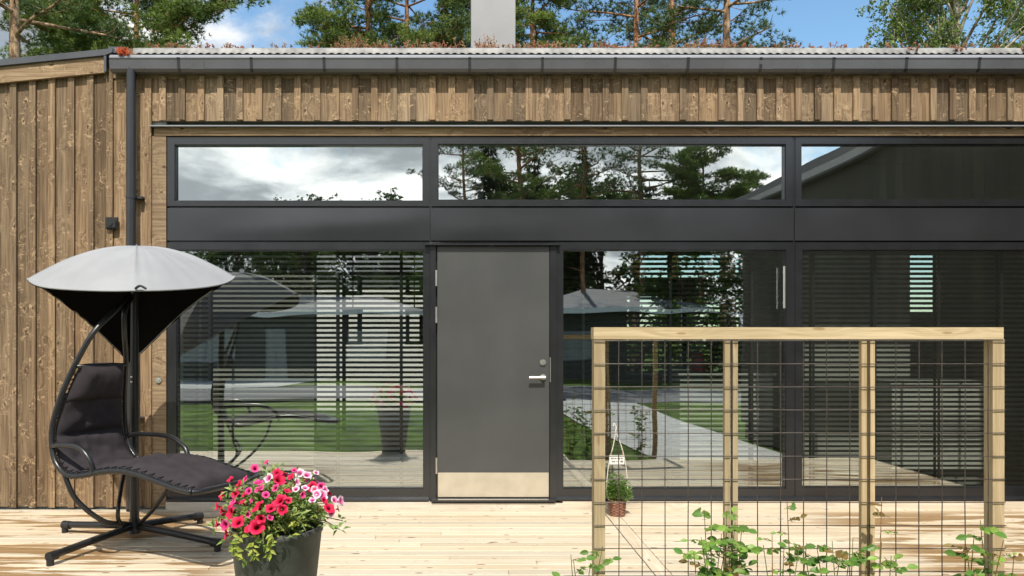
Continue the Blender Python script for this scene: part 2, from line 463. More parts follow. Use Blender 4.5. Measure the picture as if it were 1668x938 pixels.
w.box(fx(272), fx(700), -.03, .05, -.03, fz(816.5)); w.box(fx(700), fx(916), -.028, .05, -.03, fz(818.5)); w.box(fx(916), XW-.02, -.03, .05, -.03, fz(815.5))
w.build('plinth_board', 'plinth', house)

# glazing
def window(x0, x1, z0, z1, gx0, gx1, gz0, gz1, glass, y=.004):
    w = MB()
    w.box(x0, gx0, y, .09, z0, z1); w.box(gx1, x1, y, .09, z0, z1)
    w.box(gx0, gx1, y, .09, gz1, z1); w.box(gx0, gx1, y, .09, z0, gz0)
    e = .006  # glazing bead
    w.box(gx0, gx0+e, y+.012, .08, gz0, gz1); w.box(gx1-e, gx1, y+.012, .08, gz0, gz1)
    w.box(gx0+e, gx1-e, y+.012, .08, gz1-e, gz1); w.box(gx0+e, gx1-e, y+.012, .08, gz0, gz0+e)
    f = w.build('window', 'frame', house)
    p = MB(); p.add([(gx0, .045, gz0), (gx1, .045, gz0), (gx1, .045, gz1), (gx0, .045, gz1)], [(0, 1, 2, 3)])
    p.build('pane', glass, f)
    return f
tz0, tz1 = fz(335.5), fz(223)
window(fx(272), fx(699.5), tz0, tz1, fx(284), fx(689), fz(327), fz(235), 'glass_top')
window(fx(703), fx(1292), tz0, tz1, fx(713), fx(1280.5), fz(325.5), fz(234), 'glass_top')
window(fx(1296), XW, tz0, tz1, fx(1306), XW-.06, fz(325), fz(234), 'glass_top')
bz0, bz1 = fz(812), fz(394.5)
window(fx(272), fx(700.6), bz0, bz1, fx(287), fx(690), fz(796.5), fz(406.5), 'glass')
wm = window(fx(906), fx(1293), bz0, bz1, fx(917), fx(1281), fz(796.5), fz(406.5), 'glass')
wr = window(fx(1296), XW, bz0, bz1, fx(1307), XW-.06, fz(795), fz(406.5), 'glass')
w = MB(); w.tube([(fx(1276), -.02, fz(434)), (fx(1276), -.02, fz(502))], .011, 10); w.box(fx(1275), fx(1277), -.02, .01, fz(444), fz(442)); w.box(fx(1275), fx(1277), -.02, .01, fz(494), fz(492))
w.build('handle', 'steel', wm, smooth=40)
w = MB(); w.box(fx(1293), fx(1296), .012, .09, bz0, tz1); w.box(fx(699.5), fx(703), .012, .09, fz(394), tz1); w.box(fx(272), XW, .03, .09, fz(394), fz(336))
w.build('glazing_backing', 'frame', house)
w = MB(); w.prismx([(-.032, fz(815)), (-.032, fz(812.5)), (.0, fz(809)), (.06, fz(809)), (.06, fz(815))], fx(272), fx(698.5))
w.prismx([(-.032, fz(814)), (-.032, fz(811.5)), (.0, fz(808)), (.06, fz(808)), (.06, fz(814))], fx(904.5), XW)
w.build('sill', 'frame', house)
# spandrel panels, slightly oil-canned
def panel(x0, x1):
    nx, nz = 24, 6; vs = []; fs = []
    z0, z1 = fz(391.5), fz(338.5)
    sd = R.random()*9
    for i in range(nx+1):
        for j in range(nz+1):
            u, v = i/nx, j/nz
            e = min(1, min(u, 1-u)*8)*min(1, min(v, 1-v)*4)
            yy = .006-.0035*e*(.5+1.2*mnoise.noise((u*2.2+sd, v*1.1, sd)))
            vs.append((x0+(x1-x0)*u, yy, z0+(z1-z0)*v))
    for i in range(nx):
        for j in range(nz):
            a = i*(nz+1)+j; fs.append((a, a+nz+1, a+nz+2, a+1))
    w = MB(); w.add(vs, fs); w.box(x0, x1, .012, .029, z0, z1)
    w.build('spandrel_panel', 'panel', house, smooth=40)
panel(fx(272), fx(699.8)); panel(fx(702), fx(1293)); panel(fx(1295), XW)

# door
dz0, dz1 = fz(810), fz(401.5)
w = MB(); w.box(fx(712.5), fx(894.5), -.004, .045, dz0, dz1)
door = w.build('door', 'door', house)
w = MB(); w.box(fx(713.5), fx(893.5), -.0065, -.0042, fz(809), fz(769.5)); w.build('kick_plate', 'kick', door)
for a, b in ((440, 466), (500, 526), (745, 771)):
    w = MB(); w.tube([(fx(711), -.012, fz(b)), (fx(711), -.012, fz(a))], .0085, 10); w.build('hinge', 'steel', door, smooth=40)
w = MB(); w.tube([(fx(884), -.0045, fz(590)), (fx(884), -.016, fz(590))], .025, 20); w.tube([(fx(884), -.0162, fz(590)), (fx(884), -.021, fz(590))], .014, 16)
w.build('lock', 'steel', door, smooth=40)
w = MB(); w.tube([(fx(884.5), -.0045, fz(614)), (fx(884.5), -.016, fz(614))], .026, 20)
w.tube([(fx(884.5), -.0162, fz(614)), (fx(884.5), -.055, fz(614))], .011, 12); w.tube([(fx(887), -.055, fz(614)), (fx(861), -.055, fz(614.5))], .011, 12)
w.build('handle', 'steel', door, smooth=40)
w = MB(); w.box(fx(701), fx(710), -.012, .09, fz(812), fz(401)); w.box(fx(897), fx(906), -.012, .09, fz(812), fz(401)); w.box(fx(710), fx(897), -.012, .044, fz(401), fz(399.2)); w.box(fx(701.5), fx(906), .046, .09, fz(812), fz(399))
w.box(fx(895.4), fx(897), -.008, .04, fz(810), fz(402))
w.build('door_frame', 'frame', house)
w = MB(); w.box(fx(895.3), fx(896.8), -.014, -.0085, fz(622), fz(582)); w.build('strike_plate', 'steel', house)
w = MB(); w.prismx([(-.045, fz(400)), (-.045, fz(398.2)), (.003, fz(395)), (.003, fz(400))], fx(692), fx(912)); w.build('door_drip_cap', 'frame', house)
w = MB(); w.prismx([(-.045, fz(816)), (-.045, fz(812.5)), (0, fz(810.6)), (.09, fz(810.6)), (.09, fz(816))], fx(703), fx(904)); w.build('threshold', 'frame', house)

# eaves: gutter, flashing, corrugated edge
def yz(py, s): return 1.39+(550-py)/s
gx0 = -2.80
gz0, gz1 = yz(115, 204.2), yz(94.6, 204.2)
w = MB()
prof = [(-.022, gz1), (-.024, gz0+.03), (-.045, gz0), (-.095, gz0), (-.118, gz0+.02), (-.128, gz1-.012), (-.134, gz1), (-.126, gz1+.004), (-.12, gz1-.008), (-.111, gz0+.024), (-.09, gz0+.006), (-.05, gz0+.006), (-.032, gz0+.03), (-.03, gz1)]
w.prismx(prof, gx0, XW-.02)
w.prismx([(y_, z_) for y_, z_ in prof[1:6]]+[(-.024, gz1-.004)], gx0-.004, gx0-.001)
gut = w.build('gutter', 'gutter', house)
xb = fx(306)-.03
br0 = None
while xb < XW-.1:
    w = MB()
    pp = [(-.098, gz0-.003), (-.1215, gz0+.018), (-.1315, gz1-.012), (-.1385, gz1+.003), (-.12, gz1+.007), (-.05, gz1+.007), (-.05, gz1+.003), (-.118, gz1+.0045), (-.1345, gz1+.001), (-.1285, gz1-.012), (-.1185, gz0+.0195), (-.098, gz0)]
    w.prismx(pp, xb-.011, xb+.011); w.build('gutter_bracket', 'pipe', gut); xb += .581
xb = fx(330)
while xb < XW:
    w = MB(); w.prismx([(-.1205, gz0+.016), (-.1312, gz1-.018), (-.129, gz1-.018), (-.1185, gz0+.018)], xb-.055, xb+.055); w.build('gutter_joint', 'gutter', gut); xb += 2.27
# downpipe
dpx = -2.645
w = MB()
w.tube(spline([(dpx, -.075, gz0+.01), (dpx, -.078, gz0-.05), (dpx, -.085, gz0-.15), (dpx, -.085, .25), (dpx, -.085, .02)], 3), .037, 18)
dp = w.build('downpipe', 'pipe', house, smooth=50)
for zz in (2.52, .74):
    w = MB(); w.tube([(dpx, -.085, zz-.012), (dpx, -.085, zz+.012)], .0415, 18); w.box(dpx+.02, dpx+.085, -.075, -.0, zz-.009, zz+.009); w.box(dpx-.01, dpx+.01, -.06, 0, zz-.009, zz+.009)
    w.build('pipe_clamp', 'pipe', dp)
w = MB(); w.prismx([(-.088, gz1+.013), (-.088, gz1+.026), (-.075, gz1+.046), (.3, gz1+.06), (.3, gz1+.04), (-.03, gz1+.02)], fx(186), XW); w.build('eave_flashing', 'flash', house)
# corrugated strip
vs, fs = [], []
n = int((XW-fx(222))/.0075)
for i in range(n+1):
    x = fx(222)+i*.0075; c = math.sin(2*math.pi*x/.062)*.0095
    for (yy, zz, k) in ((-.068, yz(87.2, 202), .75), (-.064, yz(83, 202), .12), (-.052, yz(77.2, 202), .05), (.15, yz(75.5, 200), .05)):
        vs.append((x, yy+(c*.35 if k > .1 else 0), zz+c*k))
for i in range(n):
    for j in range(3): a = i*4+j; fs.append((a, a+4, a+5, a+1))
w = MB(); w.add(vs, fs); w.build('corrugated_eave', 'corr', house, smooth=True)
# roof slab
rz = yz(77.5, 200)
w = MB(); w.prismx([(.0, rz-.05), (.0, rz-.006), (4.2, rz+.16), (8.5, rz-.05), (8.5, rz-.16), (0, rz-.16)], -2.78, 12.5)
roof = w.build('roof', 'sub', house)
w = MB()  # left roof sloping down along the wall
zl = lambda x: fz(95)+(x-fx(178))*.1
w.prism([(fx(190), fz(84)), (fx(190), fz(90)), (fx(178), zl(fx(178))-.0), (-7, zl(-7)), (-7, zl(-7)+.055)], -.075, 8.5)
w.build('left_roof', 'dflash', house)
w = MB(); w.prism([(fx(178), zl(fx(178))-.003), (fx(178), fz(121)), (-7, zl(-7)-.128), (-7, zl(-7)-.003)], -.052, -.026, col=(.7, .5, .3))
w.build('verge_board', 'trim', house)
w = MB(); w.box(fx(176), fx(180), -.075, -.02, fz(121.5), fz(96)); w.box(fx(182), fx(205), -.06, .1, yz(88, 201), yz(78, 201)); w.build('roof_corner_cap', 'dflash', house)
# chimney
cx0, cx1, cy = .125, .635, 2.6
w = MB(); w.box(cx0, cx1, cy, cy+.5, 3.7, 6.3); w.box(cx0-.03, cx1+.03, cy-.03, cy+.53, 6.301, 6.36); w.box(cx0-.02, cx1+.02, cy-.02, cy+.52, 3.7, 3.95)
w.build('chimney', 'chim', house)
# small wall outlet and bolt
w = MB(); w.box(fx(176), fx(195), -.045, -.024, fz(374), fz(355)); w.box(fx(177.5), fx(193.5), -.06, -.0455, fz(372), fz(361)); w.tube([(fx(185), -.061, fz(366)), (fx(185), -.066, fz(366))], .018, 14)
w.build('wall_outlet', 'blackmatt', house)
w = MB(); w.tube([(fx(259), -.007, fz(619)), (fx(259), -.018, fz(619))], .024, 16); w.tube([(fx(259), -.0182, fz(619)), (fx(259), -.024, fz(619))], .012, 12); w.build('cable_cap', 'steel', house, smooth=40)

# interior
BY = 5.0
w = MB(); w.box(-2.4, 12, .1, BY+.3, -.06, -.005); w.build('interior_floor', 'int_floor', house)
w = MB(); w.box(-2.4, 12, .285, BY+.3, 3.1, 3.2); w.build('interior_ceiling', 'int_wall', house)
w = MB(); w.box(-2.7, -2.41, .29, BY+.3, -.06, 3.1); w.build('interior_wall', 'int_wall', house)
w = MB(); w.box(12, 12.2, .1, BY+.3, -.06, 3.1)
# back wall with two glazed openings
def wall_open(mb, x0, x1, z0, z1, holes, y0, y1):
    xs = x0
    for (a, b, c, d) in sorted(holes):
        mb.box(xs, a, y0, y1, z0, z1); mb.box(a, b, y0, y1, z0, c); mb.box(a, b, y0, y1, d, z1); xs = b
    mb.box(xs, x1, y0, y1, z0, z1)
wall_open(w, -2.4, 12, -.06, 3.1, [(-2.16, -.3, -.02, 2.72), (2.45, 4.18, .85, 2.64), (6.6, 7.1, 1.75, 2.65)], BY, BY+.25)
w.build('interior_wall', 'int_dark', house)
for a in ((-2.405, -1.335, .75, .85), (3.37, 4.40, 1.25, 1.35)):  # added walls close to the glass, catching daylight to brighten the blind gaps
    w = MB(); w.box(a[0], a[1], a[2], a[3], -.004, 3.09); w.build('light_catch_wall', 'int_wall', house)
w = MB(); w.box(.1, .2, .35, 3.2, -.004, 3.09)
w.build('interior_wall', 'int_dark', house)
w = MB(); w.box(2.45, 4.18, BY+.05, BY+.12, 2.0, 2.28); w.box(3.28, 3.34, BY+.06, BY+.11, .86, 2.0); w.build('rear_window_frame', 'frame', house); w = MB(); w.box(-1.75, -1.7, BY+.06, BY+.12, -.02, 2.72)
w.build('rear_window_frame', 'frame', house)
w = MB(); w.box(8.4, 8.6, -.06, 8, -.3, 3.5); w.box(-6.7, 12.5, 8.2, 8.4, -.3, 3.6) if False else None
# exterior shell at the rear and the far left
w = MB(); w.box(-7.0, -6.75, .03, 8.3, -.3, 3.0); w.build('left_end_wall', 'clad', house)

# right wing running towards the street, mirrored in the glass
wing = thing('house_wing', (XW, -3, 0), 'dark board-clad side wing mirrored in the right-hand windows', 'building')
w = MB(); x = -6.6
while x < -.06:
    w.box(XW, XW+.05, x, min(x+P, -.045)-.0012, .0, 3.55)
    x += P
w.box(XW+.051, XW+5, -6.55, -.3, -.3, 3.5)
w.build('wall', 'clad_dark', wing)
w = MB(); w.box(XW-.115, XW-.02, -6.75, -.3, 3.52, 3.63); w.box(XW-.13, XW+5.2, -6.85, -.3, 3.64, 3.74); w.build('roof', 'dflash', wing)
w = MB(); w.box(XW-.128, XW-.118, -6.8, -.3, 3.54, 3.638); w.build('eave_trim', 'flash', wing)

# ------------------------------------------------------------------ sedum along the roof edge
sd = MB()
def sprig(mb, x, y, z, h, mi, n=7, lean=.35):
    for k in range(n):
        d = Vector((R.uniform(-1, 1)*lean, R.uniform(-1, .6)*lean, 1)).normalized()
        p = Vector((x, y, z)); q = p+d*h*R.uniform(.5, 1)
        col = (R.random(), R.random(), 0)
        mb.leaf(p, q-p, (R.uniform(-1, 1), -1, 0), (q-p).length, .006, col, mi)
        for _ in range(5):
            a = p.lerp(q, R.uniform(.55, 1.0)); dd = Vector((R.uniform(-1, 1), R.uniform(-1, 1), R.uniform(-.2, 1)))
            mb.leaf(a, dd, (0, -1, .3), R.uniform(.009, .022), .010, col, mi)
x = -2.55
while x < XW:
    dens = .5+.5*mnoise.noise((x*1.7, 3, 0))
    if R.random() < (.15+dens)*.7:
        sprig(sd, x, R.uniform(-.02, .12), rz-.01, R.uniform(.02, .055)*(.6+dens), R.choice((0, 0, 1)), n=3)
    x += .018
for (cx, w_, h, n) in ((fx(575), .13, .16, 34), (fx(700), .22, .11, 40), (fx(790), .10, .13, 26), (fx(640), .2, .08, 26), (fx(880), .2, .12, 30), (fx(975), .3, .10, 34), (fx(1155), .22, .14, 40), (fx(1090), .1, .07, 14), (fx(265), .14, .08, 22), (fx(1330), .2, .05, 18), (fx(1400), .15, .05, 14), (fx(370), .1, .05, 10), (fx(455), .1, .05, 10)):
    for _ in range(n):
        sprig(sd, cx+R.gauss(0, w_*.6), R.uniform(.0, .2), rz-.005, h*R.uniform(.4, 1.1), R.choice((0, 1, 1)), n=2, lean=.7)
for _ in range(26): sprig(sd, fx(209)+R.gauss(0, .022), -.085+R.uniform(-.02, .02), yz(91, 203), R.uniform(.03, .09), 2, n=2, lean=.8)
for cx in (fx(1478), fx(1556), fx(1663)):
    for _ in range(9): sprig(sd, cx+R.gauss(0, .018), -.07+R.uniform(-.01, .03), yz(82, 203), R.uniform(.02, .06), 0, n=2, lean=.8)
tag(sd.build('sedum_cover', ['sedum', 'sedum_g', 'sedum_b'], base=(0, .1, rz)), 'reddish sedum sprigs growing along the roof edge above the gutter', 'sedum', kind='stuff')

# ------------------------------------------------------------------ blinds behind the glass
def blind(x0, x1, tapes, label, y=.17):
    b = thing('venetian_blind', ((x0+x1)/2, y, fz(400)), label, 'blind', 'venetian blinds behind the tall windows')
    w = MB(); z = fz(410); ti = rad(-38)
    dy, dzz = .0175*math.cos(ti), .0175*math.sin(ti)
    while z > .1:
        j = R.uniform(-.0012, .0012)
        for (a, b_) in ((-1, 0), (0, 1)):
            pass
        w.add([(x0, y-dy, z-dzz+j), (x1, y-dy, z-dzz-j), (x1, y, z+.0025-j), (x0, y, z+.0025+j), (x1, y+dy, z+dzz-j), (x0, y+dy, z+dzz+j)], [(0, 1, 2, 3), (3, 2, 4, 5)])
        z -= .0412
    w.build('slats', 'slat', b, smooth=True)
    for t in tapes:
        w = MB(); w.box(t-.011, t+.011, y-.029, y-.027, .09, fz(405)); w.box(t-.011, t+.011, y+.027, y+.029, .09, fz(405))
        w.build('ladder_tape', 'tape', b)
    w = MB(); w.box(x0, x1, y-.03, y+.03, fz(409), fz(398)); w.build('head_rail', 'slat', b)
    w = MB(); w.box(x0, x1, y-.026, y+.026, .065, .085); w.build('bottom_rail', 'slat', b)
blind(fx(286), fx(694), [fx(332), fx(545), fx(651)], 'dark venetian blind behind the tall window left of the door, beside the hanging chair')
blind(fx(914), fx(1284), [fx(955), fx(1100), fx(1236)], 'dark venetian blind behind the tall window just right of the grey door')
blind(fx(1302), XW-.05, [fx(1338), fx(1441), fx(1547), fx(1652)], 'dark venetian blind behind the rightmost tall window')

# kitchen seen between the slats
isl = thing('kitchen_island', (2.38, .9, 0), 'low white kitchen cabinet seen through the blind of the middle window', 'cabinet')
w = MB(); w.box(1.96, 2.79, .6, 1.2, .30, 1.04); w.build('cabinet', 'white', isl)
w = MB(); w.box(1.94, 2.81, .58, 1.22, 1.042, 1.08); w.build('worktop', 'white', isl)
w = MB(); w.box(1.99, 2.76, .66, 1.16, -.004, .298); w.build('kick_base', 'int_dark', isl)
ct = thing('white_cabinet', (4.35, .95, 0), 'white cabinet block seen through the blind of the rightmost window', 'cabinet')
w = MB(); w.box(3.91, 4.79, .7, 1.2, .2, .965); w.build('body', 'white', ct)
w = MB(); w.box(3.89, 4.81, .68, 1.22, .967, 1.0); w.build('worktop', 'white', ct)
w = MB(); w.box(3.94, 4.76, .75, 1.15, -.004, .198); w.build('kick_base', 'int_dark', ct)
kt = thing('coffee_pot', (2.2, .85, 1.08), 'red coffee pot standing on the white kitchen cabinet', 'coffee pot')
w = MB(); w.lathe([(.001, 1.083), (.06, 1.083), (.072, 1.10), (.06, 1.19), (.04, 1.25), (.001, 1.28)], 2.2, .85, 20); w.build('body', 'red', kt, smooth=40)
w = MB(); w.tube(spline([(2.25, .85, 1.22), (2.30, .85, 1.22), (2.31, .85, 1.15), (2.26, .85, 1.12)], 5), .008, 8); w.build('handle', 'blackmatt', kt)
kt = thing('coffee_maker', (2.42, .9, 1.08), 'black coffee maker beside the red pot on the white cabinet', 'coffee maker')
w = MB(); w.box(2.33, 2.50, .8, 1.0, 1.083, 1.11); w.box(2.36, 2.47, .92, 1.0, 1.11, 1.35); w.box(2.33, 2.50, .8, 1.0, 1.3, 1.40); w.build('body', 'blackmatt', kt)
w = MB(); w.lathe([(.001, 1.113), (.05, 1.113), (.06, 1.15), (.04, 1.24), (.001, 1.25)], 2.415, .855, 16); w.build('jug', 'blackmatt', kt)
for lx, lab in ((fx(575)+.0, 'black lantern hanging behind the blind, left of the pair'), (fx(675), 'black lantern hanging behind the blind, right of the pair, nearest the door')):
    yl = .55; sx = 1240/(6.2+yl)/200
    X0 = (lx)/sx
    l = thing('hanging_lantern', (X0, yl, 1.5), lab, 'lantern', 'hanging lanterns in the room')
    w = MB()
    for dx in (-.06, .06):
        for dy in (-.06, .06): w.box(X0+dx-.012, X0+dx+.012, yl+dy-.012, yl+dy+.012, 1.35, 1.62)
    w.box(X0-.078, X0+.078, yl-.078, yl+.078, 1.33, 1.36); w.box(X0-.078, X0+.078, yl-.078, yl+.078, 1.61, 1.65)
    w.build('lantern_frame', 'blackmatt', l)
    w = MB()
    for dx in (-.06, .06):
        for dy in (-.06, .06): w.box(X0+dx-.012, X0+dx+.012, yl+dy-.012, yl+dy+.012, 1.78, 1.91)
    w.box(X0-.078, X0+.078, yl-.078, yl+.078, 1.9, 1.93); w.box(X0-.078, X0+.078, yl-.078, yl+.078, 1.77, 1.8)
    w.build('upper_frame', 'blackmatt', l)
    w = MB(); w.tube([(X0, yl, 1.65), (X0, yl, 3.09)], .006, 6); w.build('cord', 'blackmatt', l)

# ------------------------------------------------------------------ hanging chair
CH = thing('hanging_chair', (-2.26, -1.0, 0), 'black swing lounger hung from a pole, with charcoal cushion, on the deck', 'swing chair')
px_, py_ = -2.265, -.91
w = MB(); w.tube([(px_, py_, .05), (px_, py_, 1.0), (px_, py_, 1.74)], [.031, .028, .026], 16); w.build('pole', 'black', CH, smooth=50)
w = MB(); w.tube([(px_, py_, .035), (px_, py_, .13)], [.05, .036], 16); w.build('base_hub', 'black', CH, smooth=50)
feet = [(-2.50, -1.56), (-1.58, -1.25), (-2.82, -.77), (-1.95, -.50)]
for (x, yy) in feet:
    d = Vector((x-px_, yy-py_, 0)); 
    w = MB(); w.tube([(px_, py_, .085), Vector((px_, py_, .085))+d*.5+Vector((0, 0, -.012)), (x, yy, .058)], .0235, 12); lg = w.build('base_leg', 'black', CH, smooth=50)
    e = d.normalized()
    w = MB(); w.tube([Vector((x, yy, .056))-e*.045, Vector((x, yy, .056))+e*.015], .029, 14); w.tube([(x, yy, .003), (x, yy, .04)], .022, 12); w.build('rubber_foot', 'blackmatt', lg, smooth=50)
C0 = Vector((-2.285, -1.295, 0)); A = Vector((.906, -.42, 0)); W = Vector((.42, .906, 0))   # seat axis, width axis (+W = house side)
def cp(u, h, v): return C0+A*u+W*v+Vector((0, 0, h))
ST = [(.115, 1.645, .02), (.085, 1.56, .055), (.035, 1.43, .115), (-.03, 1.25, .185), (-.09, 1.08, .23), (-.135, .90, .265), (-.14, .76, .28), (-.10, .63, .285), (.0, .555, .285), (.14, .560, .285), (.32, .598, .285), (.5, .610, .285), (.68, .585, .285), (.88, .545, .285), (1.0, .53, .275)]
hookp = Vector((-2.215, -1.10, 1.66))
rails = []
for s in (-1, 1):
    pts = [cp(u, h, s*v) for (u, h, v) in ST]
    pts[0] = hookp+W*(.018*s); pts[1] = pts[1].lerp(hookp+Vector((0, 0, -.07)), .35)
    pl = spline(pts, 6); rails.append(pl)
    w = MB(); w.tube(pl, .0175, 10); w.build('side_rail', 'black', CH, smooth=True)
w = MB(); e0, e1 = rails[0][-1], rails[1][-1]
w.tube(spline([e0, e0+A*.035+(e1-e0)*.12, e0+A*.045+(e1-e0)*.5, e1+A*.035-(e1-e0)*.12, e1], 6), .0175, 10); w.build('foot_rail', 'black', CH, smooth=True)
w = MB(); w.tube([cp(-.03, 1.21, -.19), cp(-.03, 1.21, .19)], .012, 8); w.build('head_bar', 'black', CH, smooth=True)
# hanger arm, hook
w = MB(); w.tube(spline([(px_, py_, 1.70), (px_+.015, py_-.06, 1.73), hookp+Vector((0, .02, .05)), hookp], 5), .012, 8); w.ball(hookp, .024); w.build('hook', 'black', CH, smooth=True)
# curved struts under the seat
w = MB(); w.tube(spline([cp(-.02, .56, -.285), cp(.04, .40, -.25), cp(.10, .24, -.10), (px_-.02, py_-.09, .12), (px_, py_-.02, .085)], 6), .016, 8)
w.build('seat_strut', 'black', CH, smooth=True)
w = MB(); w.tube(spline([cp(-.02, .56, .285)-W*.10, cp(.0, .40, .12), cp(.04, .22, .06), (px_-.035, py_-.06, .10)], 6), .014, 8); w.build('seat_strut', 'black', CH, smooth=True)
w = MB(); w.tube(spline([cp(.36, .60, .22), cp(.30, .42, .24), cp(.16, .25, .24), (px_+.03, py_-.02, .09)], 6), .013, 8); w.build('seat_strut', 'black', CH, smooth=True)
for s, ue in ((-1, .24), (1, .42)):
    w = MB(); w.tube(spline([cp(-.13, .72, s*.285), cp(-.02, .735, s*.30), cp(ue*.55, .73, s*.305), cp(ue*.9, .665, s*.30), cp(ue, .58, s*.287)], 6), .0165, 10); w.build('armrest', 'black', CH, smooth=True)
# cushion lofted between the rails
cen = spline([(u, h, v) for (u, h, v) in ST[3:]], 6)
L = [0]
for i in range(1, len(cen)): L.append(L[-1]+math.hypot(cen[i].x-cen[i-1].x, cen[i].y-cen[i-1].y))
def pad(name, s0, s1, thick, inset, seams, nu=60, nv=18, lift=.0, wr=.007):
    def at(sv):
        for i in range(1, len(L)):
            if L[i] >= sv or i == len(L)-1:
                t = (sv-L[i-1])/(L[i]-L[i-1]); p = cen[i-1].lerp(cen[i], t); d = cen[i]-cen[i-1]
                l = math.hypot(d.x, d.y); return p, d.x/l, d.y/l
    top, bot = [], []
    for i in range(nu+1):
        f = i/nu; sv = s0+(s1-s0)*f
        p, du, dh = at(sv)
        ns = min([abs(sv-q) for q in seams]+[sv-s0+.0, s1-sv])
        for j in range(nv+1):
            g_ = j/nv*2-1
            hw = max(.03, p.z-inset)
            puff = (1-math.exp(-ns/.02))*(1-abs(g_)**5)
            wrk = wr*mnoise.noise((sv*16, g_*3.5, thick*31))+wr*1.2*mnoise.noise((sv*5+g_*5, g_*2, 4.2))
            sag = -.018*(1-g_*g_)
            th = lift+sag+thick*(.12+.88*puff)+wrk*puff*2
            nrm = A*(-dh)+Vector((0, 0, du)) if True else 0
            c = C0+A*p.x+Vector((0, 0, p.y))+W*(hw*g_)
            top.append(c+nrm*th); bot.append(c+nrm*(lift+sag-.012))
    fs = []; k = nv+1; nT = len(top)
    for i in range(nu):
        for j in range(nv):
            a = i*k+j; fs.append((a, a+1, a+k+1, a+k)); fs.append((nT+a, nT+a+k, nT+a+k+1, nT+a+1))
    for i in range(nu):
        a = i*k; fs.append((a, a+k, nT+a+k, nT+a)); a = i*k+nv; fs.append((a, nT+a, nT+a+k, a+k))
    for j in range(nv):
        fs.append((j, nT+j, nT+j+1, j+1)); a = nu*k+j; fs.append((a, a+1, nT+a+1, nT+a))
    mb = MB(); mb.add(top+bot, fs); return mb.build(name, 'cushion', CH, smooth=True)
tot = L[-1]
pad('cushion', .22, tot-.02, .055, .03, [.49, .80, 1.22], nu=110, lift=.004)
pad('head_pillow', .03, .27, .085, .035, [], nu=26, lift=.012, wr=.003)
# lacing between cushion and rails
for ri, s in ((0, -1), (1, 1)):
    w = MB(); pl = rails[ri]; k = 0
    for i in range(22, len(pl)-1, 2):
        p = pl[i]; q = p-W*(s*.05)+Vector((0, 0, .02))
        w.tube([p+Vector((0, 0, -.018)), p+W*(s*.017), p+Vector((0, 0, .018)), q], .0035, 5)
        w.tube([p+Vector((0, 0, -.018)), q+Vector((0, 0, -.02))], .0035, 5)
    w.build('lacing', 'blackmatt', CH)
# canopy
apex = Vector((-2.20, -1.02, 2.015))
cor = [Vector((-2.90, -1.10, 1.785)), Vector((-1.975, -1.62, 1.672)), Vector((-1.555, -.95, 1.812)), Vector((-2.53, -.36, 1.20))]   # left, front, right, back
def rim(t):
    i = int(t) % 4; f = t-int(t); a, b = cor[i], cor[(i+1) % 4]
    p = a.lerp(b, f); c = 4*f*(1-f)
    mid = Vector((apex.x, apex.y, p.z))
    bow = [.12, .12, -.04, -.04][i]
    off = (p-mid); off.z = 0
    if off.length > 0: p = p+off.normalized()*bow*c
    p.z += (-.035 if i < 2 else .02)*c
    return p
def canopy_pts(inner):
    vs, fs = [], []; nphi, nr = 128, 16
    for i in range(nphi):
        r_ = rim(i*4/nphi)
        for j in range(nr+1):
            t = j/nr
            p = apex.lerp(r_, t); p.z = apex.z+(r_.z-apex.z)*(t**1.75)
            f = abs(((i*4/nphi)+.5) % 1-.5)
            p.z += .016*math.exp(-(f/.035)**2)*math.sin(math.pi*t)      # ribs
            p.z += .007*t*math.sin(math.pi*min(1, t*1.02))*mnoise.noise((i*.55, t*2.2, 3.3)) + .005*t*mnoise.noise((i*1.5, t*.8, 8.1))
            p.z += .004*mnoise.noise((p.x*9, p.y*9, p.z*3))*t
            if inner: p.z -= .008
            vs.append(p)
    for i in range(nphi):
        i2 = (i+1) % nphi
        for j in range(nr):
            a, b = i*(nr+1)+j, i2*(nr+1)+j
            fs.append((a, a+1, b+1, b) if j else (a, a+1, b+1))
    return vs, fs
w = MB(); v_, f_ = canopy_pts(False); w.add(v_, f_); cn = w.build('canopy', 'canopy', CH, smooth=True)
w = MB(); w.tube([rim(i*4/96)+Vector((0, 0, .002)) for i in range(96)]+[rim(0)+Vector((0, 0, .002))], .006, 6); w.build('hem', 'canopy', cn, smooth=True)
w = MB(); v_, f_ = canopy_pts(True); w.add(v_, f_); w.build('canopy_lining', 'lining', cn, smooth=True)
w = MB(); w.tube([(px_, py_, 1.70), (px_+.02, py_-.03, 1.86), apex-Vector((0, 0, .02))], .012, 8); w.ball(apex, .016)
for c in cor: w.tube([apex-Vector((0, 0, .03)), apex.lerp(c, .5)+Vector((0, 0, .03)), c-Vector((0, 0, .012))], .006, 6)
w.build('canopy_rib', 'black', CH, smooth=True)
w = MB(); w.tube([cor[3], (px_-.01, py_+.03, 1.05)], .004, 5); w.build('tie_cord', 'blackmatt', CH)
w = MB(); fr = cor[1]; w.tube(spline([fr+Vector((.02, -.003, .012)), fr+Vector((.05, -.005, .03)), fr+Vector((.085, .0, .012))], 4), .008, 6); w.build('canopy_grip', 'blackmatt', CH)
for zz in (1.12, 1.085):
    w = MB(); w.ball((px_-.008, py_-.029, zz), .008, 8); w.build('bolt', 'steel', CH)

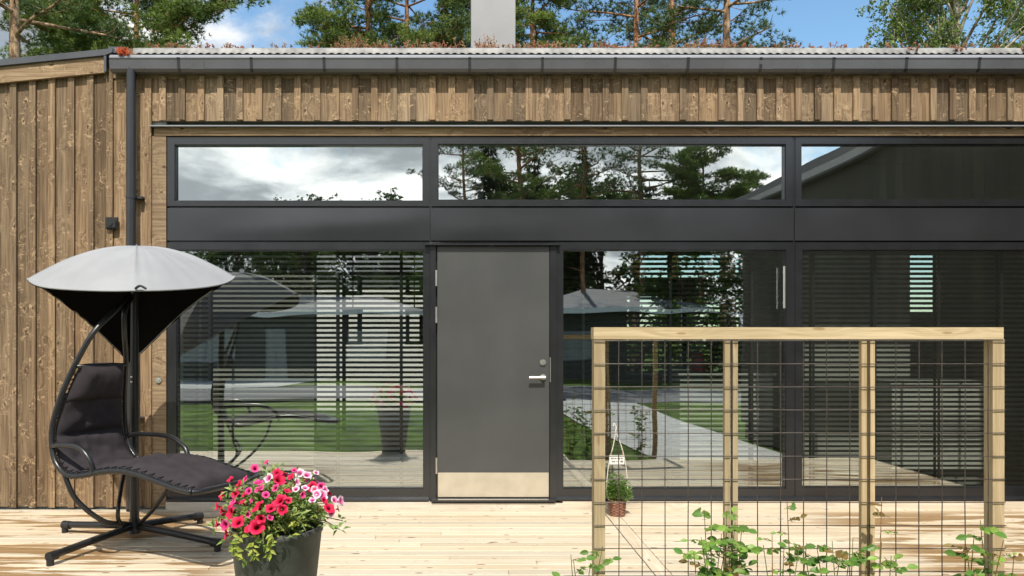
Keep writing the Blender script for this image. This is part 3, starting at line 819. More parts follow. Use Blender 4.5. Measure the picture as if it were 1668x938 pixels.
# ------------------------------------------------------------------ big pot with petunias
PX, PY = -.808, -2.85
PT = thing('flower_pot', (PX, PY, 0), 'large dark grey tapered pot of petunias standing on the deck edge', 'flower pot')
w = MB(); w.lathe([(.001, .004), (.135, .004), (.14, .02), (.195, .535), (.200, .54), (.203, .555), (.200, .565), (.188, .565), (.182, .54), (.17, .50), (.001, .50)], PX, PY, 56); w.build('pot', 'pot', PT, smooth=50)
w = MB(); w.lathe([(.001, .53), (.09, .527), (.181, .515)], PX, PY, 30); w.build('soil', 'soil', PT)
PL = thing('petunia_plant', (PX, PY, .52), 'bushy petunia plant with crimson and pink flowers filling the dark pot', 'plant')
fo = MB(); CC = Vector((PX+.01, PY, .55))
def dome(th, ph, k=1.0):   # th = azimuth, ph = elevation
    rx = .255*k; rzz = .235*k
    return CC+Vector((math.cos(th)*math.cos(ph)*rx, math.sin(th)*math.cos(ph)*rx, math.sin(ph)*rzz+.0))
for i in range(330):   # stems with leaves
    th = R.uniform(0, 2*math.pi); ph = math.asin(R.uniform(.0, 1))
    k = R.uniform(.5, 1.0)*(.86+.26*mnoise.noise((math.cos(th)*2.2, math.sin(th)*2.2, ph*2.4))) if i % 9 else R.uniform(1.05, 1.2); tip = dome(th, ph, k)
    root = Vector((PX+R.uniform(-.1, .1), PY+R.uniform(-.1, .1), .535))
    mid = root.lerp(tip, .5)+Vector((0, 0, .05))
    path = spline([root, mid, tip], 3)
    fo.tube(path, .0022, 4, (R.random(), R.random(), 0), 1)
    yel = (R.random() < .6 and math.sin(th) < .3 and math.cos(th) > -.5 and ph < .45)
    for q in range(9):
        a = path[min(len(path)-1, 2+q//2)].lerp(tip, R.random())
        d = Vector((R.uniform(-1, 1), R.uniform(-1, 1), R.uniform(-.4, .9)))
        fo.leaf(a+d*.01, d, (R.uniform(-.5, .5), -.4, 1), R.uniform(.024, .046), R.uniform(.011, .018), (R.random(), R.random(), 0), 2 if yel and R.random() < .35 else 0)
for (ax, n_) in ((-.10, 2), (.03, 1), (-.03, 1)):   # trailing shoots over the rim
    for q in range(n_):
        a0 = math.asin(max(-1, min(1, ax/.2))); x = PX+ax+R.uniform(-.015, .015); yb = PY-.21*math.cos(a0)
        dn = R.uniform(.03, .11)*(1.1 if ax < -.08 else .65)
        path = spline([(x, yb+.1, .58), (x, yb-.01, .575), (x+R.uniform(-.02, .02), yb-.02, .56-dn*.5), (x+R.uniform(-.02, .02), yb-.01, .56-dn)], 4)
        fo.tube(path, .002, 4, None, 1)
        for p in path[3:]:
            for _ in range(2):
                d = Vector((R.uniform(-1, 1), R.uniform(-.7, .1), R.uniform(-.9, .3))); fo.leaf(p, d, (0, -1, .4), R.uniform(.022, .04), R.uniform(.010, .017), (R.random(), R.random(), 0), 2 if R.random() < .75 else 0)
fo.build('foliage', ['pet', 'stem', 'pet_y'], PL)
def flower_mesh(mat, r=.031):
    mb = MB(); ns = 30; prof = [(.004, -.022, 0), (.006, -.008, .05), (.011, -.001, .2), (.022, .004, .6), (1, 0, 1)]
    vs, cs = [], []
    for (q, z, c) in prof:
        for k in range(ns):
            a = 2*math.pi*k/ns; lob = r*(.86+.14*abs(math.cos(2.5*a))**.6)
            rr = lob if q == 1 else q*r/.031
            zz = z if q != 1 else .0035+.003*math.sin(5*a+.8)-.002*math.cos(3*a)
            vs.append((rr*math.cos(a), rr*math.sin(a), zz)); cs.append((c, 0, 0))
    for i in range(len(prof)-1):
        for k in range(ns):
            k2 = (k+1) % ns; f = (i*ns+k, i*ns+k2, (i+1)*ns+k2, (i+1)*ns+k)
            mb.f.append(f); mb.c.append([cs[x] for x in f]); mb.mi.append(0)
    mb.v = vs
    o = mb.build('flower', mat, None, smooth=True)
    me = o.data; bpy.data.objects.remove(o); WL.pop('flower', None); return me
FM = {k: flower_mesh(m) for k, m in (('r', 'pet_red'), ('p', 'pet_pink'), ('m', 'pet_mag'))}
S370 = 370.0
FL = [('m', 415, 763, .8), ('m', 434, 753, .55), ('r', 375, 781, .7), ('r', 389, 790, .85), ('m', 421, 787, .9), ('m', 423, 797, .9), ('r', 452, 771, .8), ('r', 454, 782, 1.15), ('r', 474, 777, .75), ('p', 438, 779, .8),
      ('p', 488, 771, .8), ('p', 500, 774, .95), ('p', 484, 785, .7), ('r', 508, 793, .9), ('p', 513, 799, .8), ('p', 516, 805, .75), ('p', 525, 806, .95), ('p', 545, 815, .75), ('p', 555, 816, .9), ('r', 536, 828, .95), ('p', 540, 836, .6), ('p', 515, 770, .5),
      ('m', 381, 818, 1.0), ('r', 376, 834, 1.15), ('r', 361, 832, .9), ('r', 354, 825, .7), ('r', 362, 808, .7), ('r', 420, 826, 1.15), ('r', 441, 828, .85), ('r', 456, 816, 1.15), ('r', 460, 830, .8), ('r', 425, 845, .85), ('r', 418, 859, 1.25), ('r', 388, 851, 1.1), ('m', 367, 855, .95), ('r', 369, 870, 1.15), ('r', 353, 854, .8), ('r', 395, 818, .6), ('p', 497, 795, .7), ('p', 482, 797, .6), ('p', 509, 815, .6), ('m', 404, 838, .5)]
FL += [('m', 405, 800, .6), ('r', 398, 806, .65), ('m', 433, 806, .7), ('r', 468, 800, .6), ('m', 449, 795, .65), ('r', 470, 815, .55), ('m', 410, 815, .6), ('r', 383, 805, .7), ('m', 440, 843, .55), ('r', 404, 862, .6), ('m', 400, 780, .55), ('m', 493, 806, .55), ('m', 523, 792, .65), ('p', 530, 797, .6), ('m', 479, 766, .55), ('r', 528, 815, .6)]
for k in range(22): FL.append((R.choice('rrpm'), None, None, R.uniform(.6, 1.05)))
for (kd, qx, qy, sc) in FL:
    if qx is None:
        th = R.uniform(.15, math.pi-.15); p = dome(th, R.uniform(.1, 1.2), 1.06); nrm = (p-CC).normalized()
    else:
        X = (qx-750)/S370; Z = 1.39+(550-qy)/S370
        ex, ez = (X-CC.x)/.275, (Z-CC.z)/.255
        rr = ex*ex+max(ez, -.15)**2
        yy = -math.sqrt(max(.03, 1-min(rr, .97)))*.27
        s2 = 1240/(6.2+CC.y+yy); X = (qx-750)/s2; Z = 1.39+(550-qy)/s2
        p = Vector((X, CC.y+yy, Z)); nrm = Vector((ex*.8+R.uniform(-.5, .5), -.75+R.uniform(-.15, .5), .25+max(0, ez)*.5+R.uniform(-.35, .45))).normalized()
    o = bpy.data.objects.new('flower', FM[kd]); COL.objects.link(o); o.parent = PL
    o.location = p-WL[PL.name]; o.rotation_euler = nrm.to_track_quat('Z', 'Y').to_euler(); o.rotation_euler.rotate_axis('Z', R.uniform(0, 6)); o.scale = (sc*.93, sc*R.uniform(.70, .95), sc*R.uniform(.8, 1.5))
    o['label'] = {'r': 'crimson petunia flower', 'p': 'pale pink petunia flower', 'm': 'magenta petunia flower'}[kd]

# ------------------------------------------------------------------ trellis
TY = -2.90; ts = 1240/(6.2+TY)
def tx(px): return (px-750)/ts
def tz(py): return 1.39+(550-py)/ts
TR = thing('trellis', ((tx(968)+tx(1635))/2, TY, -.3), 'pale timber trellis frame with dark wire mesh standing before the windows', 'trellis')
w = MB(); w.box(tx(967), tx(1635), TY, TY+.07, tz(552.5), tz(533)); w.build('top_rail', 'trellis_x', TR)
for a, b in ((968, 986), (1618, 1637)):
    w = MB(); w.box(tx(a), tx(b), TY+.003, TY+.06, -.6, tz(552.7)); w.build('post', 'trellis', TR)
for a, b in ((1181, 1190), (1193.5, 1202.5), (1404, 1413), (1416.8, 1426)):
    w = MB(); w.box(tx(a), tx(b), TY+.004, TY+.026, -.6, tz(552.7)); w.build('post', 'trellis', TR)
w = MB()
def wob(a, b, r):
    n = 14; pts = []
    sd_ = R.random()*50
    for i in range(n+1):
        p = Vector(a).lerp(Vector(b), i/n); k = .0018
        pts.append(p+Vector((mnoise.noise((sd_, i*.6, 0))*k, mnoise.noise((sd_, i*.6, 5))*k*1.5, mnoise.noise((sd_, i*.6, 9))*k)))
    w.tube(pts, r, 6)
q = 554.5+.5
while q < 1190:
    wob((tx(967), TY-.004, tz(q)), (tx(1637), TY-.004, tz(q)), .0022); q += 37.55
q = 1007.5
while q < 1630:
    qq = 1191.8 if abs(q-1195) < 4 else 1415 if abs(q-1420) < 4 else q
    wob((tx(qq), TY-.0085, tz(554)), (tx(qq), TY-.0085, -.55), .0022); q += 37.5
w.build('wire_mesh', 'wire', TR)

# roses climbing at its foot
def rose(x, y, h, shoots, label, mats, seed, red=0):
    rr = random.Random(seed)
    o = thing('rose_plant', (x, y, -.26), label, 'rose plant', 'rose plants at the foot of the trellis')
    st, lf = MB(), MB()
    for (dx, hh, rd) in shoots:
        base = Vector((x+rr.uniform(-.02, .02), y+rr.uniform(-.02, .02), -.27))
        tip = Vector((x+dx*.85, y+rr.uniform(-.06, .05), hh+(.035 if not rd else .05)))
        path = spline([base, base.lerp(tip, .5)+Vector((rr.uniform(-.03, .03), rr.uniform(-.03, .03), .02)), tip], 8)
        st.tube(path, [.004-.0026*i/(len(path)-1) for i in range(len(path))], 6, (rr.random(), rr.random(), 0), rd)
        n = max(4, int((hh+.2)*15))
        for k in range(n):
            t = .25+.75*(k+rr.random()*.6)/n; i = min(len(path)-1, int(t*(len(path)-1))); p = path[i]
            an = k*2.4+rr.uniform(-.4, .4); d = Vector((math.cos(an), math.sin(an)*.8-.15, rr.uniform(-.1, .5))).normalized()
            pl_ = rr.uniform(.05, .09)*(1-.35*t*(1 if rd else .4)); stemp = [p, p+d*pl_*.5+Vector((0, 0, .008)), p+d*pl_]
            st.tube(stemp, .0013, 4, (rr.random(), rr.random(), 0), rd)
            sdv = d.cross(Vector((0, 0, 1))).normalized()
            sz = rr.uniform(.65, 1.15)*(.62 if rd else 1.0)
            mi = 1 if (rd and rr.random() < .5) or rr.random() < .04 else 0
            for (tt, sgn) in ((1, 0), (.62, 1), (.62, -1), (.3, 1), (.3, -1)):
                q_ = p+d*pl_*tt; dd = d if sgn == 0 else (sdv*sgn+d*.4)
                col = (rr.random(), rr.random(), 0)
                rleaf(lf, q_, dd+Vector((0, 0, rr.uniform(-.35, .25))), Vector((rr.uniform(-.8, .8), rr.uniform(-1.3, -.3), .7)), .045*sz*(1.1 if sgn == 0 else .85), .028*sz, col, mi)
    st.build('stem', ['stem', 'stem_red'], o); lf.build('foliage', mats, o)
def rleaf(mb, p, d, nrm, L, Wd, col, mi):
    d = Vector(d).normalized(); s = d.cross(Vector(nrm)).normalized(); n2 = s.cross(d).normalized(); p = Vector(p)
    prof = [(0, 0), (.2, .36), (.45, .5), (.7, .42), (.9, .17), (1, 0)]
    c, l, r_ = [], [], []
    for (t, wv) in prof:
        m = p+d*L*t-n2*(L*.12*t*t); c.append(m); l.append(m+s*Wd*wv+n2*Wd*.16*wv*2); r_.append(m-s*Wd*wv+n2*Wd*.16*wv*2)
    vs = c+l[1:5]+r_[1:5]; fs = []
    li = lambda i: 6+i-1; ri = lambda i: 10+i-1
    fs += [(0, 1, li(1)), (0, ri(1), 1)]
    for i in range(1, 4): fs += [(i, i+1, li(i+1), li(i)), (i, ri(i), ri(i+1), i+1)]
    fs += [(4, 5, li(4)), (4, ri(4), 5)]
    mb.add(vs, fs, col, mi)
RY = -3.02; rs = 1240/(6.2+RY)
def rx(px): return (px-750)/rs
def rzp(py): return 1.39+(550-py)/rs
rm = ['rose', 'rose_red']
rose(rx(950), RY, 0, [(rx(925)-rx(950), rzp(915), 0), (rx(960)-rx(950), rzp(925), 0), (.1, rzp(905), 0), (-.04, rzp(930), 0)], 'small sparse rose plant at the foot of the left trellis post', rm, 3)
rose(rx(1165), RY-.03, 0, [(-.05, rzp(845), 0), (.03, rzp(840), 0), (.1, rzp(865), 0), (-.1, rzp(880), 0), (0, rzp(875), 0), (.06, rzp(900), 0), (-.03, rzp(905), 0), (.13, rzp(875), 0), (-.13, rzp(905), 0)], 'dense bushy rose plant in front of the left double post', rm, 11)
rose(rx(1275), RY-.01, 0, [(.03, rzp(838), 1), (-.05, rzp(890), 1), (.08, rzp(900), 0), (-.08, rzp(905), 0), (.02, rzp(905), 0), (.13, rzp(900), 0)], 'rose plant with a tall reddish shoot between the two double posts', rm, 5)
rose(rx(1360), RY+.0, 0, [(-.04, rzp(890), 0), (.05, rzp(905), 0), (.0, rzp(915), 0), (.09, rzp(890), 0), (-.09, rzp(905), 0), (-.13, rzp(915), 0)], 'low leafy rose plant just left of the right double post', rm, 8)
rose(rx(1425), RY, 0, [(.04, rzp(830), 1), (.03, rzp(895), 0), (.06, rzp(915), 0), (-.03, rzp(910), 0)], 'thin rose plant with one tall shoot beside the right double post', rm, 21)
rose(rx(1600), RY, 0, [(0, rzp(862), 0), (-.03, rzp(885), 0), (.02, rzp(905), 0), (-.05, rzp(910), 0), (.07, rzp(895), 1), (.11, rzp(915), 1)], 'slim upright rose plant at the right end post of the trellis', rm, 14)

# ------------------------------------------------------------------ small terracotta pot by the window
qx, qy = 1.225, -.25
TP = thing('basket_pot', (qx, qy, 0), 'small woven brown basket with a tall rope handle standing on the deck below the window', 'flower pot')
w = MB(); w.lathe([(.001, .003), (.05, .003), (.054, .01), (.063, .12), (.058, .12), (.054, .10), (.001, .095)], qx, qy, 26)
for k in range(11):        # woven courses
    z_ = .008+k*.0112; r0_ = .055+.010*k/10; n_ = 40
    w.tube([(qx+(r0_+.0035*math.sin(8*q*2*math.pi/n_+(math.pi if k % 2 else 0)))*math.cos(q*2*math.pi/n_), qy+(r0_+.0035*math.sin(8*q*2*math.pi/n_+(math.pi if k % 2 else 0)))*math.sin(q*2*math.pi/n_), z_) for q in range(n_+1)], .0062, 5)
w.build('woven_basket', 'terra', TP, smooth=50)
w = MB()
for s in (-1, 1):
    w.tube(spline([(qx+s*.062, qy, .115), (qx+s*.082, qy, .21), (qx+s*.066, qy, .40), (qx+s*.03, qy, .55), (qx-.012, qy, .66)], 6), .004, 6)
w.tube(spline([(qx-.012, qy, .655), (qx-.008, qy, .69), (qx-.022, qy, .72), (qx-.03, qy, .70)], 5), .005, 6)
w.build('rope_handle', 'rope', TP, smooth=True)
HP = thing('herb_plant', (qx, qy, .1), 'round green leafy plant growing in the small woven basket', 'plant')
w = MB()
for i in range(900):
    th = R.uniform(0, 6.283); ph = math.asin(R.uniform(-.1, 1)); k = R.uniform(.45, 1)
    p = Vector((qx+math.cos(th)*math.cos(ph)*.105*k, qy+math.sin(th)*math.cos(ph)*.105*k, .145+math.sin(ph)*.185*k))
    d = Vector((math.cos(th), math.sin(th), R.uniform(-.1, 1.1)))
    w.leaf(p, d, (R.uniform(-.4, .4), -.4, 1), R.uniform(.016, .034), R.uniform(.009, .015), (R.random(), R.random(), 0))
for i in range(30):
    th = R.uniform(0, 6.283); w.tube([(qx, qy, .1), (qx+math.cos(th)*.05, qy+math.sin(th)*.05, .2)], .0018, 4)
w.build('foliage', 'herb', HP)
SG = thing('name_sign', (qx-.01, qy-.02, .41), 'tiny white wooden sign hung on the rope handle above the green plant', 'sign')
w = MB(); w.box(qx-.066, qx+.05, qy-.026, qy-.018, .405, .475); w.build('board', 'sign', SG)
w = MB()
for (zz, xs) in ((.452, (-.052, -.036, -.022, -.004, .012, .026)), (.428, (-.045, -.03, -.01, .004, .02, .03))):
    for a in xs: w.box(qx+a, qx+a+R.uniform(.006, .011), qy-.0275, qy-.0262, zz-R.uniform(.004, .008), zz+R.uniform(.002, .006))
w.build('lettering', 'ink', SG)
w = MB(); w.tube([(qx-.05, qy-.022, .475), (qx-.045, qy-.005, .50)], .0025, 5); w.tube([(qx+.035, qy-.022, .475), (qx+.04, qy-.005, .51)], .0025, 5); w.build('string', 'terra', SG)

# ------------------------------------------------------------------ trees
def tuft(mb, p, out, n, L, wd, col, mi=0, rr=R):
    for _ in range(n):
        d = Vector((rr.gauss(0, .6), rr.gauss(0, .6), rr.gauss(.35, .5)))+out*.7
        if d.length < 1e-3: continue
        d.normalize(); s = d.cross(Vector((rr.gauss(0, 1), rr.gauss(0, 1), rr.gauss(0, 1))))
        if s.length < 1e-3: continue
        s.normalize(); q = p+d*L*rr.uniform(.6, 1.1)
        mb.add([p-s*wd*.5, p+s*wd*.5, q], [(0, 1, 2)], col, mi)
NP = 6.2
def pine(seed, H, r0, z0, Rc, needle, barkm, lean=0, dens=1.0, bare=6, wid=.02, flat=.45):
    """a Scots pine about the origin: bare trunk, crooked limbs, foliage in separate flat pads"""
    rr = random.Random(seed)
    o = bpy.data.objects.new('pine_tree', None); COL.objects.link(o); WL[o.name] = Vector((0, 0, 0))
    tr, lm, cr = MB(), MB(), MB()
    pts = []; n = 14
    for i in range(n+1):
        t = i/n; pts.append(Vector((lean*t*H*.1+.10*mnoise.noise((seed, t*3, 1)), .10*mnoise.noise((seed, t*3, 7)), t*H)))
    tp = spline(pts, 3); tr.tube(tp, [r0*(1.12-.92*(i/(len(tp)-1))**1.15) for i in range(len(tp))], 12)
    def trunk_at(z):
        f = max(0, min(.999, z/H))*(len(tp)-1); i = int(f); return tp[i].lerp(tp[i+1], f-i)
    z = z0; k = rr.random()*6
    while z < H-.1:
        t = (z-z0)/(H-z0)
        prof = (.55+.45*math.sin(min(1, t*1.35+.25)*math.pi*.62))*(1-t**2.2)+.12
        for _ in range(rr.choice((1, 2, 2, 3))):
            k += 2.4+rr.uniform(-.6, .6)
            ln = Rc*prof*rr.uniform(.55, 1.15)
            d = Vector((math.cos(k), math.sin(k), 0)); b = trunk_at(z+rr.uniform(-.15, .15))
            up = rr.uniform(.0, .45)
            path = spline([b, b+d*ln*.4+Vector((rr.uniform(-.1, .1), rr.uniform(-.1, .1), ln*up*.2)), b+d*ln*.75+Vector((rr.uniform(-.2, .2), rr.uniform(-.2, .2), ln*up*.55)), b+d*ln+Vector((0, 0, ln*up))], 4)
            rb = max(.014, r0*.30*(1-t*.6)); lm.tube(path, [rb*(1-.85*i/(len(path)-1)) for i in range(len(path))], 6)
            for q in range(max(2, int(ln*NP*dens))):
                f = .40+.60*(q+rr.random())/max(2, int(ln*NP*dens)); i = min(len(path)-2, int(f*(len(path)-1)))
                c = path[i].lerp(path[i+1], rr.random())+Vector((rr.gauss(0, .30), rr.gauss(0, .30), rr.uniform(-.12, .30)))
                lm.tube([path[i], path[i].lerp(c, .6)+Vector((0, 0, -.03)), c], [.012, .009, .005], 4)
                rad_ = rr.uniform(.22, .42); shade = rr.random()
                for _t in range(int(17*dens*(rad_/.3)**2)):
                    v = Vector((rr.gauss(0, 1), rr.gauss(0, 1), rr.gauss(0, 1))); v = v.normalized()*rr.random()**.45
                    p = c+Vector((v.x*rad_, v.y*rad_, v.z*rad_*flat))
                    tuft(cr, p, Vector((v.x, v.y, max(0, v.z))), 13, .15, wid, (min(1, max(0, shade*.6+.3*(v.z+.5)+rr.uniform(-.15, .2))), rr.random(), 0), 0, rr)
        z += rr.uniform(.28, .55)
    for _ in range(bare):      # dead sticks on the bare trunk
        zz = rr.uniform(max(1.5, z0-5), z0+1); a = rr.random()*6.28; ln = rr.uniform(.4, 1.8); b = trunk_at(zz); d = Vector((math.cos(a), math.sin(a), rr.uniform(-.1, .5)))
        pth = spline([b, b+d*ln*.5+Vector((0, 0, rr.uniform(-.1, .1))), b+d*ln+Vector((rr.uniform(-.2, .2), 0, rr.uniform(-.1, .3)))], 4)
        lm.tube(pth, [.028*(1-.8*i/(len(pth)-1)) for i in range(len(pth))], 5)
    tr.join(lm); tr.build('trunk', barkm, o, smooth=True); cr.build('crown', needle, o)
    return o
def leafy(seed, H, r0, z0, Rc, leafm, barkm, name, n=7000, size=.07, droop=0.0, blobs=26):
    rr = random.Random(seed)
    o = bpy.data.objects.new(name, None); COL.objects.link(o); WL[o.name] = Vector((0, 0, 0))
    tr, lm, cr = MB(), MB(), MB()
    pts = [Vector((.15*mnoise.noise((seed, i, 1)), .15*mnoise.noise((seed, i, 5)), H*.93*i/8)) for i in range(9)]; tp = spline(pts, 3)
    tr.tube(tp, [r0*(1.1-.95*i/(len(tp)-1)) for i in range(len(tp))], 10)
    cl = []
    for b in range(blobs):
        t = rr.random(); zz = z0+(H-z0)*t; a = b*2.4+rr.uniform(-.5, .5); rl = Rc*math.sin(math.pi*(.12+.83*t))**.7*rr.uniform(.35, 1.0)
        c = Vector((math.cos(a)*rl, math.sin(a)*rl, zz)); base = tp[min(len(tp)-1, int(max(.05, (zz-rl*.7)/H)*(len(tp)-1)))]
        pth = spline([base, base.lerp(c, .5)+Vector((rr.uniform(-.2, .2), rr.uniform(-.2, .2), .15)), c], 5)
        lm.tube(pth, [max(.008, r0*.32*(1-.85*i/(len(pth)-1))) for i in range(len(pth))], 6)
        cl.append((c, rr.uniform(.35, .75)*Rc*.42, rr.random()))
    per = n//blobs
    for (c, rb, sh) in cl:
        for s_ in range(max(4, per//14)):
            v = Vector((rr.gauss(0, 1), rr.gauss(0, 1), rr.gauss(0, 1))).normalized()*rr.random()**.5
            a = c+Vector((v.x*rb, v.y*rb, v.z*rb*.8)); dl = rr.uniform(.2, .7)
            e = a+Vector((rr.gauss(0, .12)+v.x*.2, rr.gauss(0, .12)+v.y*.2, -dl if droop else rr.uniform(-.1, .3)))
            lm.tube([a, a.lerp(e, .5), e], .004, 3)
            for k in range(14):
                p = a.lerp(e, rr.random())+Vector((rr.gauss(0, .05), rr.gauss(0, .05), rr.gauss(0, .04)))
                d = Vector((rr.gauss(0, 1), rr.gauss(0, 1), rr.gauss(-.6 if droop else .1, .6)))
                cr.leaf(p, d, (rr.gauss(0, .6), rr.gauss(-.3, .6), 1), size*rr.uniform(.7, 1.3), size*.7, (min(1, max(0, sh*.5+rr.random()*.5)), rr.random(), 0))
    tr.join(lm); tr.build('trunk', barkm, o, smooth=True); cr.build('crown', leafm, o)
    return o
def spruce(seed, H, Rc, z0=.6):
    rr = random.Random(seed)
    o = bpy.data.objects.new('spruce_tree', None); COL.objects.link(o); WL[o.name] = Vector((0, 0, 0))
    tr, cr = MB(), MB(); tr.tube([(0, 0, 0), (.03, 0, H*.5), (0, 0, H)], [.20, .12, .015], 9)
    z = z0
    while z < H-.1:
        t = (z-z0)/(H-z0); rl = Rc*(1-t)**.85+.06; nb = max(4, int(9*(1-t)+4)); a0 = rr.random()*6
        for b in range(nb):
            a = a0+b*6.283/nb+rr.uniform(-.25, .25); ln = rl*rr.uniform(.7, 1.15); d = Vector((math.cos(a), math.sin(a), 0)); sd_ = Vector((-d.y, d.x, 0))
            tr.tube([(0, 0, z), Vector((0, 0, z))+d*ln*.6+Vector((0, 0, -.12*ln)), Vector((0, 0, z))+d*ln+Vector((0, 0, -.14*ln))], [.02, .012, .005], 4)
            sh = rr.random()
            for q in range(int(9*ln)+3):
                f = rr.uniform(.15, 1); p = Vector((0, 0, z))+d*ln*f+Vector((0, 0, -.2*ln*f+.06*f*f*ln))+sd_*rr.gauss(0, .16*ln*(1.1-f))
                for _ in range(5):
                    e = (d*rr.uniform(.2, 1)+sd_*rr.gauss(0, .7)+Vector((0, 0, rr.uniform(-.8, .15)))).normalized()
                    cr.leaf(p, e, (0, 0, 1), rr.uniform(.16, .30), .07, (sh*.6+rr.random()*.4, rr.random(), 0))
        z += .24
    tr.build('trunk', 'grey_bark', o, smooth=True); cr.build('crown', 'spruce', o)
    return o
def place(proto, used, x, y, z, rot, sc, label, cat, group):
    o = proto if proto.name not in used else copy_tree(proto)
    used.add(proto.name)
    o.location = (x, y, z); o.rotation_euler = (0, 0, rot); o.scale = (sc, sc, sc)
    return tag(o, label, cat, group)
used = set(); GZ = -.33
PA = pine(11, 13.5, .17, 8.0, 2.6, 'needle', 'pine_bark', dens=1.0)
PB = pine(23, 15.0, .16, 9.6, 2.2, 'needle_d', 'pine_bark', dens=.8, bare=9)
PC = pine(37, 12.5, .17, 5.6, 3.3, 'needle', 'pine_bark', dens=1.5, bare=3)
PE = pine(53, 14.0, .15, 8.0, 1.5, 'needle', 'pine_bark', dens=1.3, bare=4)
PD = pine(41, 15.0, .20, 9.3, 2.4, 'needle_d', 'pale_bark', dens=.7, bare=8)
GB = 'pine trees behind the house'
def bx(px, y): return (px-750)*(6.2+y)/1240
def back(proto, px, y, rot, sc, lab, dz=0): place(proto, used, bx(px, y), y, GZ+dz, rot, sc, lab, 'pine tree', GB)
back(PD, 24, 9.6, .4, .86, 'pine with a thick bare pale trunk at the left edge above the low roof')
back(PC, 225, 14.0, 1.2, .98, 'broad bushy green pine rising behind the left roof corner')
back(PE, 600, 14.5, 2.0, 1.0, 'dense green pine left of the chimney, left of the slim orange trunk')
back(PB, 661, 17.5, .6, .98, 'slim pine with a bare orange trunk just left of the chimney')
back(PE, 752, 18.0, 4.0, 1.05, 'pine with a bent trunk half hidden by the chimney')
back(PE, 868, 16.0, 3.5, 1.0, 'green pine crown showing right of the chimney')
back(PB, 1036, 17.0, 2.6, 1.0, 'leftmost of three bare-trunked pines right of the chimney')
back(PB, 1097, 20.0, 5.0, 1.12, 'middle slim orange-trunked pine of the three right of the chimney')
back(PD, 1183, 15.5, 3.3, .98, 'thickest pale-trunked pine, rightmost of the three beside open sky')
back(PE, 110, 20.0, 5.4, 1.1, 'distant pine filling the gap behind the thick left trunk')
back(PC, 1720, 17.0, .3, 1.0, 'dark pine behind the drooping birch at the right edge')
BI = leafy(5, 12.5, .17, 5.2, 2.7, 'birch', 'birch_bark', 'birch_tree', n=40000, size=.095, droop=1, blobs=80)
tag(place(BI, used, bx(1560, 13.0), 13.0, GZ, 1.0, .96, 'drooping light green birch with pale branches above the right roof edge', 'birch tree', None))

# garden and added pale surfaces behind the house, seen through the rear windows
BR = leafy(9, 6.4, .12, .3, 2.7, 'broad', 'grey_bark', 'leafy_tree', n=13000, size=.13, blobs=44)
gl = 'leafy trees round the garden'
def bush(x, y, rot, sc, lab): place(BR, used, x, y, GZ, rot, sc, lab, 'leafy tree', gl)
bush(4.6, 14, 0, .9, 'green leafy tree seen through the rear window of the kitchen')
bush(7.6, 15, 2, .95, 'green leafy tree beyond the small rear window on the right')
sh = thing('sunlit_backdrop', (-3.5, 13, GZ), 'white sunlit shed glimpsed through the blind and the rear window', 'backdrop')  # added white block facing the sun, a bright ground behind the slats
w = MB(); w.box(-6.5, .2, 12.6, 15.5, GZ, 3.0); w.build('wall', 'white_wall', sh)
w = MB(); w.prismx([(12.3, 3.0), (15.8, 3.0), (14.0, 3.7)], -6.7, .4); w.build('roof', 'roof_grey', sh)
g = MB(); g.add([(-6, 5.6, -.32), (.6, 5.6, -.32), (.6, 12.5, -.32), (-6, 12.5, -.32)], [(0, 1, 2, 3)]); structure('bright_ground_slab', g, 'conc')  # pale slab added to keep the foot of the rear opening bright

# ------------------------------------------------------------------ the street side, seen mirrored in the glass
def nb_house(x0, x1, y0, y1, hw, hr, wallm, lab, wins):
    h = thing('neighbour_house', ((x0+x1)/2, y0, GZ), lab, 'house', 'houses across the road')
    w = MB(); w.box(x0, x1, y1, y0, GZ, hw); w.build('wall', wallm, h)
    ym = (y0+y1)/2; w = MB()
    rx0, rx1 = x0-.6, x1+.6
    vs = [(rx0, y1-.6, hw), (rx1, y1-.6, hw), (rx1, y0+.6, hw), (rx0, y0+.6, hw), (rx0+3, ym, hr), (rx1-3, ym, hr)]
    w.add(vs, [(0, 1, 2, 3), (3, 2, 5, 4), (2, 1, 5), (1, 0, 4, 5), (0, 3, 4)]); w.build('roof', 'roof_grey', h)
    w = MB(); w.box(rx0, rx1, y0+.6, y0+.63, hw-.12, hw+.06); w.build('fascia', 'white', h)
    for (a, b, c, d) in wins:
        w = MB(); w.box(a, b, y0+.01, y0+.05, c, c+.09); w.box(a, b, y0+.01, y0+.05, d-.09, d); w.box(a, a+.09, y0+.01, y0+.05, c+.09, d-.09); w.box(b-.09, b, y0+.01, y0+.05, c+.09, d-.09); w.box((a+b)/2-.04, (a+b)/2+.04, y0+.01, y0+.05, c+.09, d-.09)
        f = w.build('window', 'flash', h); w = MB(); w.box(a+.09, b-.09, y0+.006, y0+.02, c+.09, d-.09); w.build('pane', 'int_dark', f)
nb_house(-14.5, -1.6, -24.5, -33, 2.40, 3.35, 'grey_wall', 'long grey house with a grey hip roof across the road, mirrored left of the door', [(-11.3, -9.2, .5, 1.7), (-7.9, -7.0, GZ, 1.75), (-4.6, -2.9, .5, 1.7)])
nb_house(3.0, 9.5, -23.5, -30, 2.38, 3.45, 'grey_wall', 'smaller grey-roofed house mirrored in the window right of the door', [(4.0, 5.4, .6, 1.7)])
GF = 'trees along the road side'
SP = spruce(2, 11.0, 2.1); SP2 = spruce(6, 9.0, 1.7)
def sprc(p, x, y, rot, sc, lab): place(p, used, x, y, GZ, rot, sc, lab, 'spruce tree', GF)
sprc(SP, 1.2, -27, 0, 1.0, 'dark spruce mirrored in the clerestory just right of the door line')
